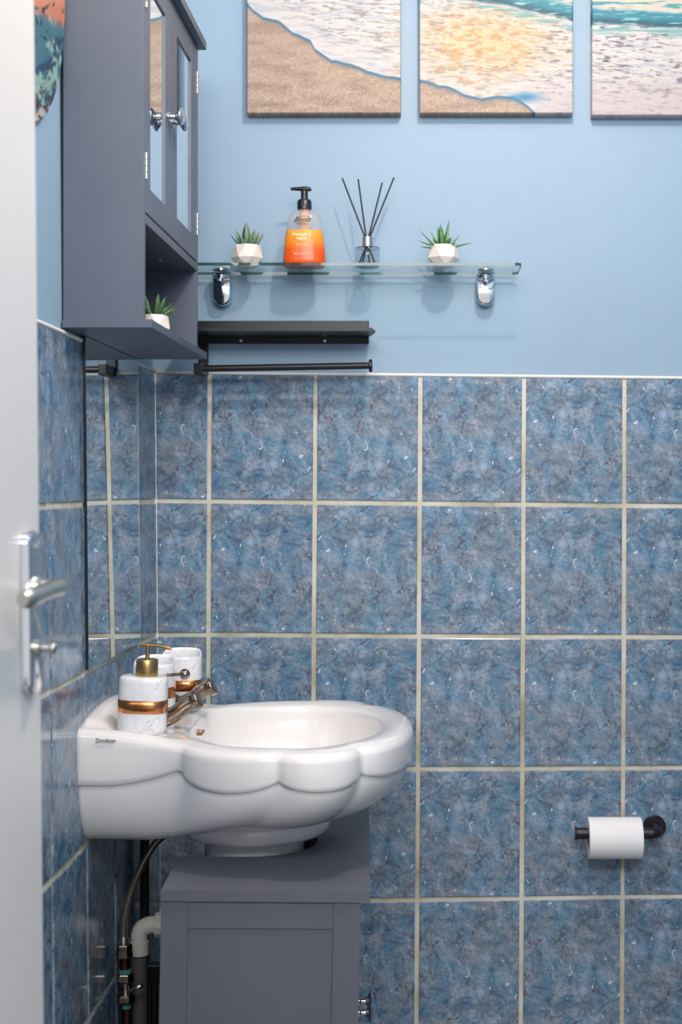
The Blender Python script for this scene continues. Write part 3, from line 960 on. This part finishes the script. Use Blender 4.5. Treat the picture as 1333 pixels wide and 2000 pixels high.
# ---------------------------------------------------------------- toilet roll and its holder
def toilet_roll():
    yc, zc = 2.775, CZ + (VV - 1636) * 2.775 / FPX
    x0 = (1153 - VU) * 2.74 / FPX
    root = thing('toilet_roll_holder', 'matt black toilet roll holder on the blue tiles', 'holder', (x0 + 0.10, YB, zc))
    zb = zc + 0.008
    obj('holder_bar', tube([(x0 - 0.021, yc, zb), (x0 + 0.122, yc, zb)], 0.0108, 20), M['black_metal'], root, smooth=True, angle=50)
    obj('end_cap', lathe([(0, 0), (0.0125, 0), (0.0128, 0.001), (0.0128, 0.003), (0.012, 0.004), (0, 0.004)], (x0 - 0.0245, yc, zb), 24, axis=(1, 0, 0)), M['black_metal'], root, smooth=True, angle=40)
    obj('wall_arm', tube(smooth_path([(x0 + 0.121, yc, zb), (x0 + 0.130, yc + 0.004, zb), (x0 + 0.133, yc + 0.02, zb), (x0 + 0.133, YB - 0.012, zb)], 5), 0.009, 14), M['black_metal'], root, smooth=True, angle=60)
    obj('wall_rose', lathe([(0, 0), (0.022, 0), (0.022, 0.005), (0.020, 0.007), (0, 0.007)], (x0 + 0.133, YB - 0.0052, zb), 28, axis=(0, -1, 0)), M['black_metal'], root, smooth=True, angle=40)
    r = 0.0385
    rc = (0, yc, zb + 0.0108 - 0.0195)
    t = thing('toilet_roll', 'white toilet roll hanging on the black holder', 'toilet roll', (x0 + 0.05, yc, zb - 0.03))
    zr = zb - 0.0085
    pr = [(0.0198, 0.0), (r - 0.001, 0.0), (r, 0.001), (r, 0.099), (r - 0.001, 0.1), (0.0198, 0.1)]
    obj('paper', lathe(pr, (x0, yc, zr), 48, axis=(1, 0, 0), cap=False), M['paper'], t, smooth=True, angle=40)
    obj('core_tube', lathe([(0.0195, 0.0), (0.0198, 0.0), (0.0198, 0.1), (0.0195, 0.1), (0.0195, 0.0)], (x0, yc, zr), 32, axis=(1, 0, 0), cap=False), M['core'], t, smooth=True, angle=40)
toilet_roll()

# ---------------------------------------------------------------- basin
BX, BY = -0.5305, 2.37
def bez(p0, c0, c1, p1, n, end=False):
    out = []
    for k in range(n + (1 if end else 0)):
        t = k / n
        out.append(tuple((1 - t) ** 3 * a + 3 * (1 - t) ** 2 * t * b + 3 * (1 - t) * t * t * c + t ** 3 * d for a, b, c, d in zip(p0, c0, c1, p1)))
    return out
NA, NB, NC, ND = 16, 20, 16, 22
HT = bez((0, .180), (.06, .180), (.12, .184), (.165, .204), NA) + bez((.165, .204), (.185, .240), (.262, .276), (.312, .264), NB) + \
     bez((.312, .264), (.340, .290), (.415, .285), (.426, .214), NC) + bez((.426, .214), (.470, .205), (.498, .100), (.498, 0), ND, True)
HB = bez((0, .108), (.04, .108), (.08, .112), (.12, .120), NA) + bez((.12, .120), (.15, .126), (.19, .132), (.23, .130), NB) + \
     bez((.23, .130), (.27, .128), (.30, .118), (.32, .100), NC) + bez((.32, .100), (.345, .075), (.355, .035), (.355, 0), ND, True)
HI = bez((.150, .085), (.152, .110), (.158, .130), (.178, .150), NA) + bez((.178, .150), (.205, .185), (.260, .208), (.310, .208), NB) + \
     bez((.310, .208), (.345, .208), (.375, .190), (.400, .158), NC) + bez((.400, .158), (.432, .115), (.447, .060), (.447, 0), ND, True)
NWALL = 14
def full(h, rear_w, rear_p):
    near = [(p, -q) for p, q in h]
    far = [(p, q) for p, q in reversed(h[:-1])]
    wall = [(rear_p, rear_w - 2 * rear_w * k / NWALL) for k in range(1, NWALL)]
    return near + far + wall
T = full(HT, HT[0][1], 0); Bo = full(HB, HB[0][1], 0); In = full(HI, HI[0][1], .150)
NH = len(HT); NT = len(T)
def lobe_s(i):
    """(lobe, s) of ring index i"""
    if i >= 2 * NH - 1: return 'W', 0
    if i >= NH: i = 2 * NH - 2 - i
    if i < NA: return 'A', i / NA
    if i < NA + NB: return 'B', (i - NA) / NB
    if i < NA + NB + NC: return 'C', (i - NA - NB) / NC
    return 'D', (i - NA - NB - NC) / ND
def zdrape(i):
    l, s = lobe_s(i)
    if l == 'W': return .761
    if l == 'A': return .761 + .030 * max(0, (s - .25) / .75) ** 1.6
    if l == 'B': return .784 - .019 * math.sin(PI * s) ** .75
    if l == 'C': return .783 - .012 * math.sin(PI * s) ** .75
    return .785 - .015 * math.sin(PI / 2 * s) ** .7
def ss(x):
    x = max(0, min(1, x)); return x * x * (3 - 2 * x)
def zrim(i):
    p, q = T[i]
    if lobe_s(i)[0] == 'W':
        return .845 + .020 * (1 - (q / .18) ** 2)
    return .845 - .020 * ss(p / .2)
def deckness(i):
    l, s = lobe_s(i)
    return 1 if l == 'W' else (1 - 0.35 * ss(s) if l == 'A' else (0.65 * (1 - ss(s / .55)) if l == 'B' else 0))
TS = list(T)                                  # softened outline for the body below the drape
for _ in range(14):
    TS = [T[i] if (lobe_s(i)[0] == 'W' or i in (0, 2 * NH - 2)) else tuple((TS[i - 1][k] + 2 * TS[i][k] + TS[(i + 1) % NT][k]) / 4 for k in (0, 1)) for i in range(NT)]
Tn = []
for i in range(NT):
    a, b = T[i - 1], T[(i + 1) % NT]
    d = Vector((b[0] - a[0], b[1] - a[1]))
    n = Vector((d.y, -d.x)).normalized()
    if n.dot(Vector((T[i][0] - .25, T[i][1]))) < 0: n = -n
    if lobe_s(i)[0] == 'W' : n = Vector((-1, 0))
    if i in (0, 2 * NH - 2): n = Vector((-.3, -1 if i == 0 else 1))
    Tn.append(n)
def off(i, d):
    p, q = T[i]
    p2, q2 = p + Tn[i].x * d, q + Tn[i].y * d
    return (max(p2, 0.0), q2)
def W3(pq, z):
    return Vector((BX + pq[0], BY + pq[1], z))
def basin():
    root = thing('washbasin', 'white scalloped ceramic washbasin on a pedestal beside the left wall', 'basin', (BX, BY, .668))
    rings = []
    zb = [.666 + .022 * ss((Bo[i][0] - .08) / .14) for i in range(NT)]
    Bc = (.16, 0)
    def lp(a, b, t): return (a[0] + (b[0] - a[0]) * t, a[1] + (b[1] - a[1]) * t)
    rings.append([W3(lp(Bo[i], Bc, .9), zb[i] + .002) for i in range(NT)])
    rings.append([W3(lp(Bo[i], Bc, .3), zb[i]) for i in range(NT)])
    qs = [1, .985, .95, .9, .82, .72, .6, .46, .32, .18, .08, 0]
    for q in qs:
        r = []
        for i in range(NT):
            zd = zdrape(i) - .0015
            g = 1 - max(0, 1 - q ** 1.7) ** (1 / 1.9)
            o4 = off(i, -.004); k = min(1, q * 1.8) * .75
            pq = lp(lp(o4, lp(TS[i], Bc, .012), k), Bo[i], g)
            r.append(W3(pq, zd + (zb[i] - zd) * q))
        rings.append(r)
    rings.append([W3(off(i, -.002), zdrape(i) - .0005) for i in range(NT)])
    rings.append([W3(off(i, .0005), zdrape(i) + .0008) for i in range(NT)])
    for f, d in ((.12, .0014), (.3, .0024), (.5, .0026), (.7, .0022)):
        rings.append([W3(off(i, d), zdrape(i) + (zrim(i) - zdrape(i)) * f) for i in range(NT)])
    for dz, d in ((.012, .002), (.007, -.0005), (.0035, -.004), (.001, -.009), (0, -.015)):
        rings.append([W3(off(i, d), zrim(i) - dz) for i in range(NT)])
    R = [off(i, -.015) for i in range(NT)]
    # corner insets must stay clear of the wall ledge
    for f in (.08, .18, .32, .5, .68, .84, .94, 1.0):
        r = []
        for i in range(NT):
            D = deckness(i)
            pq = lp(R[i], In[i], f)
            z_r = zrim(i) + .0015 * math.sin(PI * min(f / .6, 1)) - .004 * f ** 4
            z = z_r + (.8285 - z_r) * D * ss(f / .32)
            if f > .9: z -= (.0012 if f < 1 else .004)
            r.append(W3(pq, z))
        rings.append(r)
    zI = [rings[-1][i].z for i in range(NT)]
    C2 = (.292, 0)
    for k in range(1, 15):
        q = k / 14
        f = math.cos(q * PI / 2) ** .55 if k < 14 else .0
        f = max(f, .085)
        r = []
        for i in range(NT):
            zz = zI[i] + (.705 - zI[i]) * math.sin(q * PI / 2) ** 1.15
            r.append(W3(lp(C2, In[i], f), zz))
        rings.append(r)
    bm = bmesh.new()
    ring_surface(bm, rings, cap0=True, cap1=True)
    bmesh.ops.remove_doubles(bm, verts=bm.verts, dist=1e-5)
    body = obj('bowl', bm, M['ceramic'], root, smooth=True)
    obj('waste_fitting', lathe([(0, 0), (.022, 0), (.024, .0015), (.018, .003), (.014, .001), (0, .001)], W3(C2, .7045), 28), M['tap'], root, smooth=True, angle=40)
    # overflow chain stay on the rear wall of the bowl
    s = P(389, 1431, 2.345)
    st = bmesh.new()
    box(st, s.x - .0035, s.x + .006, s.y - .005, s.y + .005, s.z - .004, s.z + .004, bev=.001)
    lathe([(0, 0), (.0022, 0), (.0022, .014), (0, .014)], s + Vector((.006, -.004, .001)), 10, axis=(0, 1, 0), bm=st)
    obj('chain_stay', st, M['brass'], root, smooth=True, angle=40)
    text_obj('maker_mark', 'Doulton', .0088, (P(206, 1447, 2.183).x, 2.37 - .1853, P(206, 1447, 2.183).z), M['ink_grey'], root, extrude=.0006, rotz=-.02)
    # raised shell notches where the drape meets (small ceramic bosses)
    return root
basin()

def pedestal():
    c = Vector((BX + .247, BY, 0))
    root = thing('basin_pedestal', 'white ceramic pedestal under the washbasin, passing through the cabinet top', 'pedestal', c)
    col = [(.0, 0.0), (.115, 0.0), (.118, .02), (.110, .05), (.095, .10), (.084, .25), (.078, .45), (.077, .60), (.079, .640), (.082, .6478), (.0, .6478)]
    obj('column', lathe(col, c, 48), M['ceramic'], root, smooth=True, angle=50)
    colr = [(.0, .648), (.086, .648), (.100, .6495), (.112, .6535), (.119, .660), (.122, .668), (.1225, .676), (.119, .684), (.112, .6875), (.0, .6875)]
    obj('collar', lathe(colr, c, 64), M['ceramic'], root, smooth=True, angle=70)
pedestal()

# ---------------------------------------------------------------- taps
def tap(y, label):
    x0 = BX + .098
    zd = .8292
    root = thing('basin_tap', label, 'tap', (x0, y, zd), 'pair of basin taps')
    c = Vector((x0, y, zd))
    obj('tap_base', lathe([(0, 0), (.020, 0), (.021, .003), (.016, .006), (.0135, .012), (.0150, .022), (.0135, .030), (0, .032)], c, 28), M['tap'], root, smooth=True, angle=45)
    # lever rising over the bowl with a swollen squared end
    pts = smooth_path([c + Vector((-.002, 0, .012)), c + Vector((.018, 0, .015)), c + Vector((.036, 0, .0245)), c + Vector((.052, 0, .037)), c + Vector((.064, 0, .0425)), c + Vector((.0715, 0, .0465))], 5)
    n = len(pts)
    rad = [float(np.interp(i / (n - 1), [0, .25, .5, .72, .80, .95, 1], [.0135, .0135, .0120, .0118, .0152, .0155, .0130])) for i in range(n)]
    obj('lever', tube(pts, rad, 18, sx=1.0), M['tap'], root, smooth=True, angle=60)
tap(2.294, 'worn metal lever tap nearer the soap dispenser')
tap(2.446, 'worn metal lever tap farther back, beside the rear marble tumbler')

def lift_knob():
    b = P(361, 1317, 2.372)
    root = thing('plug_lift_knob', 'small metal ball knob on a bent rod between the taps', 'knob', (BX + .085, 2.372, .829))
    z0 = .829
    obj('rod', tube(smooth_path([(BX + .085, 2.372, z0), (BX + .086, 2.372, z0 + .05), (BX + .096, 2.372, z0 + .070), (b.x - .008, b.y, b.z)], 6), .0026, 10), M['tap'], root, smooth=True, angle=60)
    obj('ball', ball(b, .0088), M['tap'], root, smooth=True)
lift_knob()

# ---------------------------------------------------------------- marble accessories
def accessory_body(c, w, d, h, open_top, tilt=0.0):
    r = 1.0
    pr = []
    hw = w / 2
    if open_top:
        prof = [(0, 0), (hw * .93, 0), (hw * .98, .003), (hw, .008), (hw, h - .006), (hw * .985, h - .002), (hw * .95, h), (hw * .90, h - .001), (hw * .87, h - .004), (hw * .85, h - .03), (hw * .80, .012), (0, .010)]
    else:
        prof = [(0, 0), (hw * .93, 0), (hw * .985, .003), (hw, .008), (hw, h - .009), (hw * .985, h - .004), (hw * .93, h - .0008), (hw * .86, h), (0, h)]
    return prof

def band(root, c, w, d, z0, z1, power):
    hw = w / 2 + .0006
    pr = [(hw - .0005, z0), (hw, z0 + .0003), (hw, z1 - .0003), (hw - .0005, z1)]
    return lathe(pr, c, 48, sy=d / w, cap=False, power=power)

def dispenser():
    c = Vector((BX + .0885, 2.252, .8300))
    w, d, h = .0725, .060, .0860
    root = thing('soap_dispenser', 'white marbled soap dispenser with a copper band and brushed brass pump', 'dispenser', c, None)
    obj('body', lathe(accessory_body(c, w, d, h, False), c, 48, sy=d / w, power=2.9), M['marble'], root, smooth=True, angle=60)
    obj('copper_band', band(root, c, w, d, .032, .0515, 2.9), M['copper'], root, smooth=True, angle=60)
    p = c + Vector((.004, 0, h))
    obj('pump_collar', lathe([(0, 0), (.0165, 0), (.0168, .001), (.0166, .0245), (.016, .0255), (0, .0255)], p + Vector((0, 0, .0002)), 32), M['brass'], root, smooth=True, angle=40)
    obj('pump_stem', lathe([(0, 0), (.0032, 0), (.0032, .0210), (0, .0210)], p + Vector((0, 0, .0257)), 16), M['brass'], root, smooth=True, angle=40)
    z = .0458
    pts = smooth_path([p + Vector((-.0125, 0, z - .0010)), p + Vector((-.004, 0, z + .0008)), p + Vector((.012, 0, z + .0006)), p + Vector((.026, -.001, z - .0008)), p + Vector((.036, -.002, z - .0035))], 5)
    n = len(pts)
    rad = [float(np.interp(i / (n - 1), [0, .2, .7, 1], [.0014, .0026, .0026, .0022])) for i in range(n)]
    obj('pump_nozzle', tube(pts, rad, 12), M['brass'], root, smooth=True, angle=60)
    root.rotation_euler = (0, math.radians(2.2), 0)
dispenser()
def tumbler(c, label, w=.068, d=.060, h=.092):
    c = Vector(c)
    root = thing('marble_tumbler', label, 'tumbler', c, 'white marbled tumblers with copper bands')
    bm = lathe(accessory_body(c, w, d, h, True), c, 48, sy=d / w, power=3.0)
    for v in bm.verts:                       # the rim dips towards the front
        z = v.co.z - c.z
        if z > .05:
            v.co.z += .0085 * (z - .05) / (h - .05) * max(-.3, min(1, (v.co.y - c.y) / (d * .5)))
    obj('body', bm, M['marble'], root, smooth=True, angle=60)
    obj('copper_band', band(root, c, w, d, .034, .052, 3.0), M['copper'], root, smooth=True, angle=60)
tumbler((BX + .0845 - .005, 2.400, .8290), 'white marbled tumbler directly behind the soap dispenser', w=.066)
tumbler((BX + .108, 2.492, .8290), 'white marbled tumbler farthest back on the basin, near the corner', w=.067, h=.0935)

# ---------------------------------------------------------------- vanity cabinet under the basin
def vanity():
    cx, cy = -0.2600, 2.37
    root = thing('vanity_cabinet', 'slate grey under-basin cabinet with a framed side and chrome door knobs', 'cabinet', (cx, cy, 0))
    zt, th = .638, .0155
    hx, hy_ = .146, .300
    xl, xr = cx - hx, cx + hx
    acx, r = cx + .0745 - .012 - .11, .11
    # top board with a U cut-out open to the wall side
    out = [(xl, cy - hy_), (xr, cy - hy_), (xr, cy + hy_), (xl, cy + hy_), (xl, cy + r)]
    out += [(acx + r * math.sin(t), cy + r * math.cos(t)) for t in np.linspace(0, PI, 25)]
    out += [(xl, cy - r)]
    bm = bmesh.new()
    top = [bm.verts.new((x, y, zt)) for x, y in out]; bot = [bm.verts.new((x, y, zt - th)) for x, y in out]
    bm.faces.new(top); bm.faces.new(bot[::-1])
    for i in range(len(out)):
        j = (i + 1) % len(out)
        bm.faces.new((top[i], bot[i], bot[j], top[j]))
    es = [e for e in bm.edges if abs(e.verts[0].co.z - e.verts[1].co.z) < 1e-6 and abs(e.verts[0].co.z - zt) < 1e-6]
    bmesh.ops.bevel(bm, geom=es, offset=.0012, segments=2, affect='EDGES')
    obj('top_board', bm, M['slate_dark'], root)
    zb = zt - th - .0002
    bxr = xr - .0125
    for s in (-1, 1):
        ya = cy + s * (hy_ - .004)
        yo, yi = (ya, ya + .016) if s < 0 else (ya - .016, ya)
        # stile, rails and recessed panel each proud of one another by a few millimetres
        bm = bmesh.new()
        f0, f1 = (yo, yo + .014) if s < 0 else (yi - .014, yi)
        box(bm, xl + .0005, xl + .038, f0, f1, .03, zb, bev=.0007)
        box(bm, bxr - .0385, bxr, f0, f1, .03, zb, bev=.0007)
        box(bm, xl + .038, bxr - .0385, f0 + .0012, f1 - .0012, zb - .039, zb, bev=.0007)
        box(bm, xl + .038, bxr - .0385, f0 + .0012, f1 - .0012, .03, .08, bev=.0007)
        fr = obj('side_frame', bm, M['slate_dark'], root)
        obj('side_panel', B(xl + .0382, bxr - .0387, f0 + .0035, f1 - .0035, .0802, zb - .0392), M['slate_dark'], root)
    obj('bottom_board', B(xl + .001, bxr - .017, cy - hy_ + .0185, cy + hy_ - .0185, .060, .074), M['slate_dark'], root)
    for s in (-1, 1):
        y0, y1 = (cy - hy_ + .019, cy - .001) if s < 0 else (cy + .001, cy + hy_ - .019)
        bm = bmesh.new()
        box(bm, bxr - .016, bxr, y0, y0 + .05, .075, zb - .002, bev=.0006)
        box(bm, bxr - .016, bxr, y1 - .05, y1, .075, zb - .002, bev=.0006)
        box(bm, bxr - .016, bxr - .0004, y0 + .05, y1 - .05, .075, .125, bev=.0006)
        box(bm, bxr - .016, bxr - .0004, y0 + .05, y1 - .05, zb - .052, zb - .002, bev=.0006)
        box(bm, bxr - .012, bxr - .006, y0 + .0495, y1 - .0495, .1245, zb - .0515)
        dd = obj('door', bm, M['slate_dark'], root)
        ky = cy + s * .026
        k = lathe([(0, 0), (.008, 0), (.008, .002), (.0045, .005), (.0045, .012), (.009, .015), (.0140, .018), (.0148, .0205), (.012, .0235), (.006, .0255), (0, .026)],
                  (bxr, ky, .372), 28, axis=(1, 0, 0))
        obj('knob', k, M['chrome'], dd, smooth=True, angle=45)
    root.rotation_euler = (0, math.radians(1.2), math.radians(2.6))
vanity()

# ---------------------------------------------------------------- pipework between wall and vanity
def pipes():
    # flexible braided hose with its valve and copper tail
    root = thing('supply_pipe', 'braided tap hose joined to a tarnished copper pipe and stop valve', 'pipe', P(245, 2000, 2.42))
    Y = 2.42
    hp = [P(322, 1630, Y + .02), P(300, 1652, Y + .01), P(275, 1696, Y), P(256, 1742, Y), P(244, 1790, Y), P(241, 1836, Y)]
    obj('braided_hose', tube(smooth_path(hp, 8), .0058, 12), M['braid'], root, smooth=True)
    def px(u0, v0, pr, mat, name, n=20, ang=40):
        base = P(u0, v0, Y)
        obj(name, lathe([(r * .00108, -h * .000837) for r, h in pr], base, n), mat, root, smooth=True, angle=ang)
    px(242, 1828, [(0, 0), (6, 0), (7, 6), (8, 12), (8, 16), (0, 16)], M['nickel'], 'hose_ferrule')
    px(243, 1844, [(0, 0), (11, 0), (12, 2), (12, 10), (11, 12), (12.5, 13), (12.5, 24), (10, 27), (0, 27)], M['tap'], 'compression_nut', 6, 20)
    px(244, 1871, [(0, 0), (8, 0), (8, 24), (0, 24)], M['old_copper'], 'copper_pipe')
    px(244.5, 1892, [(0, 0), (9, 0), (10, 4), (9, 9), (0, 9)], M['verdigris'], 'tarnished_ring')
    px(245, 1901, [(0, 0), (12, 0), (13, 2), (13, 14), (11, 17), (0, 17)], M['tap'], 'compression_nut', 6, 20)
    px(246, 1918, [(0, 0), (8, 0), (9, 6), (9, 20), (10, 24), (0, 24)], M['tap'], 'valve_body')
    px(246, 1942, [(0, 0), (12, 0), (14, 3), (14, 12), (11, 17), (0, 17)], M['tap'], 'compression_nut', 6, 20)
    px(247, 1959, [(0, 0), (7, 0), (7, 10), (0, 10)], M['verdigris'], 'tarnished_ring')
    px(248, 1969, [(0, 0), (8, 0), (8, 420), (0, 420)], M['old_copper'], 'copper_pipe')
    obj('valve_lever', tube([P(252, 1938, Y), P(262, 1932, Y - .012), P(277, 1925, Y - .016)], [.003, .0035, .0045], 10), M['nickel'], root, smooth=True)
    # waste pipe
    Y2 = 2.47
    r2 = thing('waste_pipe', 'white plastic waste elbow dropping into a grey pipe beside the vanity', 'pipe', P(272, 1900, Y2))
    el = [P(312, 1806, Y2), P(300, 1806, Y2), P(288, 1808, Y2), P(277, 1815, Y2), P(272, 1828, Y2), P(272, 1842, Y2), P(272, 1863, Y2)]
    obj('elbow', tube(smooth_path(el, 5), .0145, 20), M['white_plastic'], r2, smooth=True, angle=60)
    obj('union_nut', lathe([(0, 0), (.0195, 0), (.0205, .002), (.0205, .016), (.018, .018), (0, .018)], P(304, 1806, Y2), 12, axis=(1, 0, 0)), M['white_plastic'], r2, smooth=True, angle=25)
    obj('pipe_socket', lathe([(0, 0), (.0160, 0), (.0160, .022), (.015, .0225), (0, .0225)], P(272, 1864, Y2), 24), M['white_plastic'], r2, smooth=True, angle=40)
    b = P(271, 1866, Y2)
    obj('drain_pipe', lathe([(0, .0), (.0142, 0), (.0142, b.z - .002), (0, b.z - .002)], (b.x, b.y, 0.001), 24), M['grey_plastic'], r2, smooth=True, angle=40)
    # dark riser near the corner
    c = P(283, 1700, 2.62)
    o = obj('riser_pipe', lathe([(0, 0), (.0078, 0), (.0078, .665), (0, .665)], (c.x + .0, c.y, 0.001), 20), M['dark_pipe'], None, smooth=True, angle=40)
    tag(o, 'dark vertical pipe rising in the corner under the basin', 'pipe')
    # dark isolating valve against the back
    v = P(298, 1899, 2.60)
    r3 = thing('isolation_valve', 'small dark valve half hidden behind the vanity cabinet', 'valve', v)
    obj('valve_body', B(v.x - .010, v.x + .016, v.y - .010, v.y + .010, v.z - .018, v.z + .016, bev=.003), M['black_plastic'], r3)
    obj('valve_spindle', tube([v + Vector((-.018, 0, .004)), v + Vector((-.008, 0, .004))], .006, 12), M['dark_pipe'], r3, smooth=True, angle=40)
    obj('pipe_tail', lathe([(0, 0), (.0075, 0), (.0075, v.z - .02), (0, v.z - .02)], (v.x + .003, v.y, .001), 16), M['dark_pipe'], r3, smooth=True, angle=40)
pipes()

# ---------------------------------------------------------------- open door with lever handle
def door():
    ye, x_f = 1.50, (76.5 - VU) * 1.50 / FPX
    th, ln = .040, .762
    d = tag(obj('door_1', B(x_f - th, x_f, ye - ln, ye, .008, 1.99, bev=.0025), M['door'], None, origin=(x_f - th / 2, ye - ln, .008)), kind='structure')
    yc = ye - .050
    zc = CZ + (VV - 1196) * yc / FPX
    root = thing('door_handle', 'chrome lever handle and thumb turn on a long plate, on the open white door', 'door handle', (x_f, yc, zc))
    h, w = .0800, .0240
    pl = []
    for s, a0 in ((1, 0), (-1, PI)):
        for k in range(13):
            t = a0 + k / 12 * PI
            pl.append((w * math.cos(t), s * (h - .012) + .012 * math.sin(t) * 1.0 if True else 0))
    rings = [[(x_f + .0002, yc + a, zc + b) for a, b in pl], [(x_f + .0065, yc + a, zc + b) for a, b in pl],
             [(x_f + .0090, yc + a * .93, zc + b * .98) for a, b in pl], [(x_f + .0098, yc + a * .8, zc + b * .955) for a, b in pl]]
    bm = bmesh.new()
    ring_surface(bm, rings, cap0=True, cap1=True)
    obj('back_plate', bm, M['chrome'], root, smooth=True, angle=35)
    zl = CZ + (VV - 1148) * yc / FPX
    bm = lathe([(0, 0), (.0115, 0), (.0115, .003), (.0078, .006), (.0078, .021), (.0, .022)], (x_f + .0095, yc, zl), 24, axis=(1, 0, 0))
    obj('spindle', bm, M['nickel'], root, smooth=True, angle=40)
    pts = smooth_path([(x_f + .030, yc + .006, zl), (x_f + .031, yc - .010, zl), (x_f + .030, yc - .045, zl - .001), (x_f + .029, yc - .085, zl - .003), (x_f + .026, yc - .108, zl - .004)], 6)
    n = len(pts)
    rad = [float(np.interp(i / (n - 1), [0, .1, .5, .9, 1], [.007, .0098, .0085, .0095, .006])) for i in range(n)]
    obj('lever', tube(pts, rad, 18), M['nickel'], root, smooth=True, angle=60)
    zt = CZ + (VV - 1266) * yc / FPX
    bm = lathe([(0, 0), (.0085, 0), (.0085, .004), (.004, .006), (.004, .013), (0, .013)], (x_f + .0095, yc, zt), 20, axis=(1, 0, 0))
    obj('thumb_turn_stem', bm, M['nickel'], root, smooth=True, angle=40)
    obj('thumb_turn', ball((x_f + .0262, yc, zt), .0105, scale=(.42, 1.0, .55)), M['nickel'], root, smooth=True)
    for s in (-1, 1):
        obj('screw', lathe([(0, 0), (.0035, 0), (.0025, .0012), (0, .0012)], (x_f + .0097, yc, zc + s * .062), 14, axis=(1, 0, 0)), M['nickel'], root, smooth=True, angle=40)
    # the leaf hangs slightly out of plumb
    g = Matrix.Rotation(math.radians(-0.55), 4, 'Y')
    for o in (d, root):
        pv = Vector((x_f, 0, 1.2))
        rel = WO[o.name] - pv
        o.location = pv + g @ rel
        o.rotation_euler = (0, math.radians(-0.55), 0)
door()
